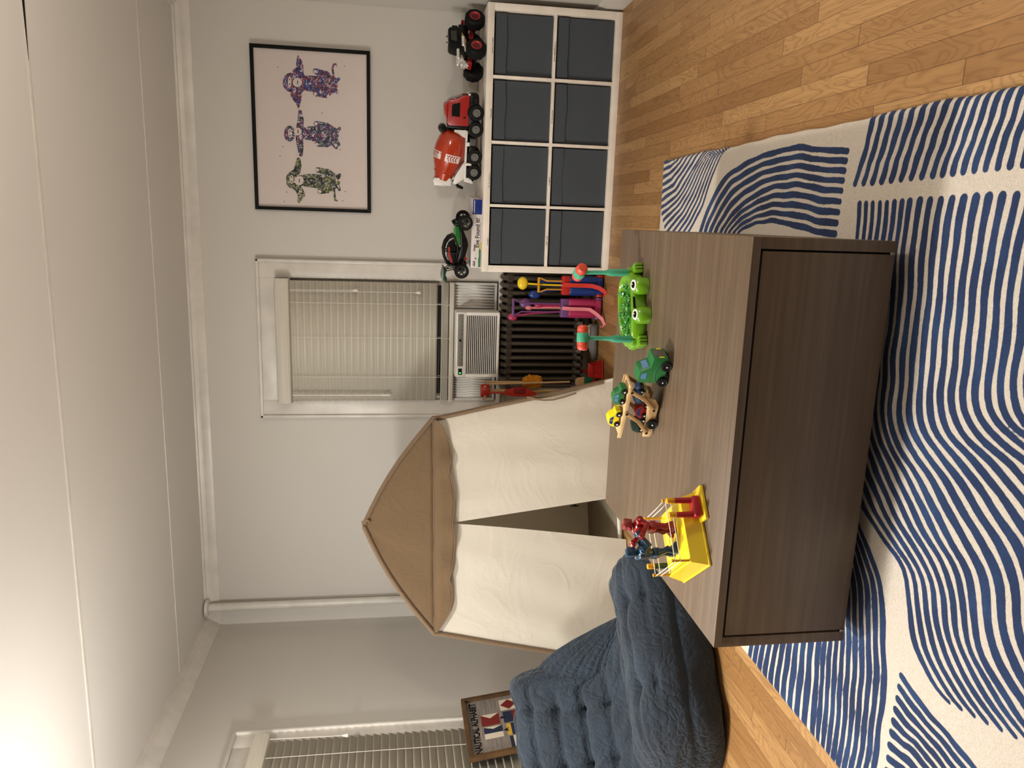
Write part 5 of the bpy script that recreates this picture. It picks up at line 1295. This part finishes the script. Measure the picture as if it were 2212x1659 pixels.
# ---- cleaning toy stand at the tent's right edge
M_wd = P_('pale_stick_wood', (196, 164, 118), .5); M_hred = P_('painted_red_wood', (176, 40, 26), .35); M_mopy = None
cs = thing('toy_cleaning_stand', 'red and wood stand holding toy brooms and mops between tent and radiator', 'toy stand', (-.735, .085, 0), 0)
B().cyl((0, 0, 0), (0, 0, .03), .07, .068, n=28, bev=.004).build('stand_base', M_hred, cs)
B().tube([(0, 0, .02), (0, 0, .70)], .010, 10).build('stand_pole', M_wd, cs)
B().lathe([(0, .690), (.036, .690), (.042, .700), (.042, .735), (.036, .745), (0, .745)], 24).build('stand_hub', M_hred, cs)
b = B()
for k in range(5): a = k*2*PI/5+.3; b.cyl((.040*math.cos(a), .040*math.sin(a), .718), (.060*math.cos(a), .060*math.sin(a), .722), .005, n=8); b.sph((.060*math.cos(a), .060*math.sin(a), .722), .007, 8)
b.build('hanging_pegs', M_wd, cs)
def tool(name, label, x, y, top, parts):
    t = thing(name, label, 'toy cleaning tool', (-.735+x, .085+y, 0), 0)
    for nm, bb, mm in parts: bb.build(nm, mm, t)
    return t
tm = NT('shaggy_yarn'); co = tm.coord(); n = tm.noise(co, 130, 3, .6, 1.0)
M_yarn = tm.out(Base_Color=tm.ramp(n, [(.3, srgb((196, 112, 14))), (.7, srgb((240, 168, 40)))]), Roughness=.95, Normal=tm.bump(n, 1.0, .008))
def fluffy(c, a, cc, h, seed):
    b = B(); R = np.random.RandomState(seed); P = []
    for i in range(25):
        v = i/24; z = -h/2+h*v; e = (1-abs(2*v-1)**3.5)**.5 if 0 < v < 1 else .02
        P.append([(c[0]+(a*e+.004*R.randn()*(e > .1))*math.cos(2*PI*k/28), c[1]+(cc*e+.003*R.randn()*(e > .1))*math.sin(2*PI*k/28), c[2]+z+.002*R.randn()) for k in range(28)])
    b.grid(P, closed_v=True); return b
tool('toy_duster', 'fluffy orange toy duster hanging upside down on the stand', .060, -.02, 0, [('stick', B().tube([(0, 0, .36), (0, 0, .71)], .006, 8), M_wd), ('duster_head', fluffy((0, 0, .425), .040, .030, .130, 3), M_yarn)])
tool('toy_broom', 'pale wooden toy broom with tan head and green bristles, leaning on the stand', .072, -.075, 0, [('stick', B().tube([(-.016, .012, .70), (0, 0, .20)], .0062, 8), M_wd), ('broom_head', B().prism([(-.030, .110), (.030, .110), (.026, .150), (.010, .165), (-.012, .165), (-.026, .150)], -.012, .012, bev=.004), M_wd), ('bristles', B().box(-.030, .030, -.012, .012, .062, .112, .003), P_('green_bristles', (10, 88, 60), .8))])
M_cr = P_('crimson_brush_paint', (134, 20, 26), .45)
tool('toy_hand_brush', 'dark red toy brush hanging on the stand nearest the tent', .0, -.058, 0, [('brush_handle', B().tube([(0, 0, .70), (0, 0, .60), (.004, 0, .56)], [.006, .007, .012], 10), M_hred), ('brush_body', B().prism([(-.014, .60), (.016, .60), (.030, .55), (.028, .46), (-.004, .40), (-.022, .42), (-.024, .54)], -.010, .010, bev=.004), M_hred), ('bristles', B().box(-.002, .040, -.018, -.006, .475, .545, .003), M_cr)])
tool('toy_mop', 'wooden toy mop handle hanging at the back of the stand', -.02, .055, 0, [('stick', B().tube([(0, 0, .70), (0, 0, .16)], .006, 8), M_wd), ('mop_head', fluffy((0, 0, .12), .035, .030, .10, 5), P_('off_white_yarn', (196, 188, 172), .9, bump=.8, bscale=90))])
# red dustpan
M_dp = P_('dustpan_red', (186, 34, 24), .35)
dpn = thing('toy_dustpan', 'red toy dustpan on the floor under the radiator corner', 'toy dustpan', (-.592, .04, .002), math.radians(14))
b = B(); P = [[(x*(1-.25*k/6), .16*k/6-.08, .004+.03*(abs(x)/.06)**6*(k/6)+.02*(k/6)**4) for x in np.linspace(-.06, .06, 13)] for k in range(7)]
b.grid(P); o = b.build('pan', M_dp, dpn); md = o.modifiers.new('thickness', 'SOLIDIFY'); md.thickness = .003
b = B(); b.box(-.046, .046, .074, .080, .0, .060, .004); b.tube([(0, .078, .045), (0, .11, .06), (0, .17, .065)], [.012, .009, .008], 10); b.build('pan_handle', M_dp, dpn)
# grey slipper
tm = NT('grey_felt_wool'); co = tm.coord(); n = tm.noise(co, 220, 4, .7)
M_felt = tm.out(Base_Color=tm.ramp(n, [(.3, srgb((92, 92, 92))), (.7, srgb((136, 134, 130)))]), Roughness=.95, Normal=tm.bump(n, .5, .002))
sl = thing('slipper', 'grey felt slipper with white trim on the floor under the radiator', 'slipper', (-.435, .150, .001), math.radians(182))
P = []
for i in range(25):
    u = i/24; x = -.115+.23*u; wd = .046*(math.sin(PI*min(1, max(0, u))**.8)**.55 if 0 < u < 1 else .02); hh = .030+.028*max(0, 1-u*1.2)+.022*math.sin(PI*u)
    P.append([(x, wd*math.cos(2*PI*k/24), max(0, hh/2+hh/2*math.sin(2*PI*k/24)*(1.0))) for k in range(24)])
b = B(); b.grid(P, closed_v=True); b.build('slipper_body', M_felt, sl)
b = B(); b.tube([(-.105, 0, .012), (-.108, 0, .05), (-.09, .028, .066), (-.03, .036, .064), (0, .0, .058), (-.03, -.036, .064), (-.09, -.028, .066), (-.108, 0, .05)], .006, 8); b.build('white_trim', P_('white_fleece', (214, 208, 200), .9), sl)
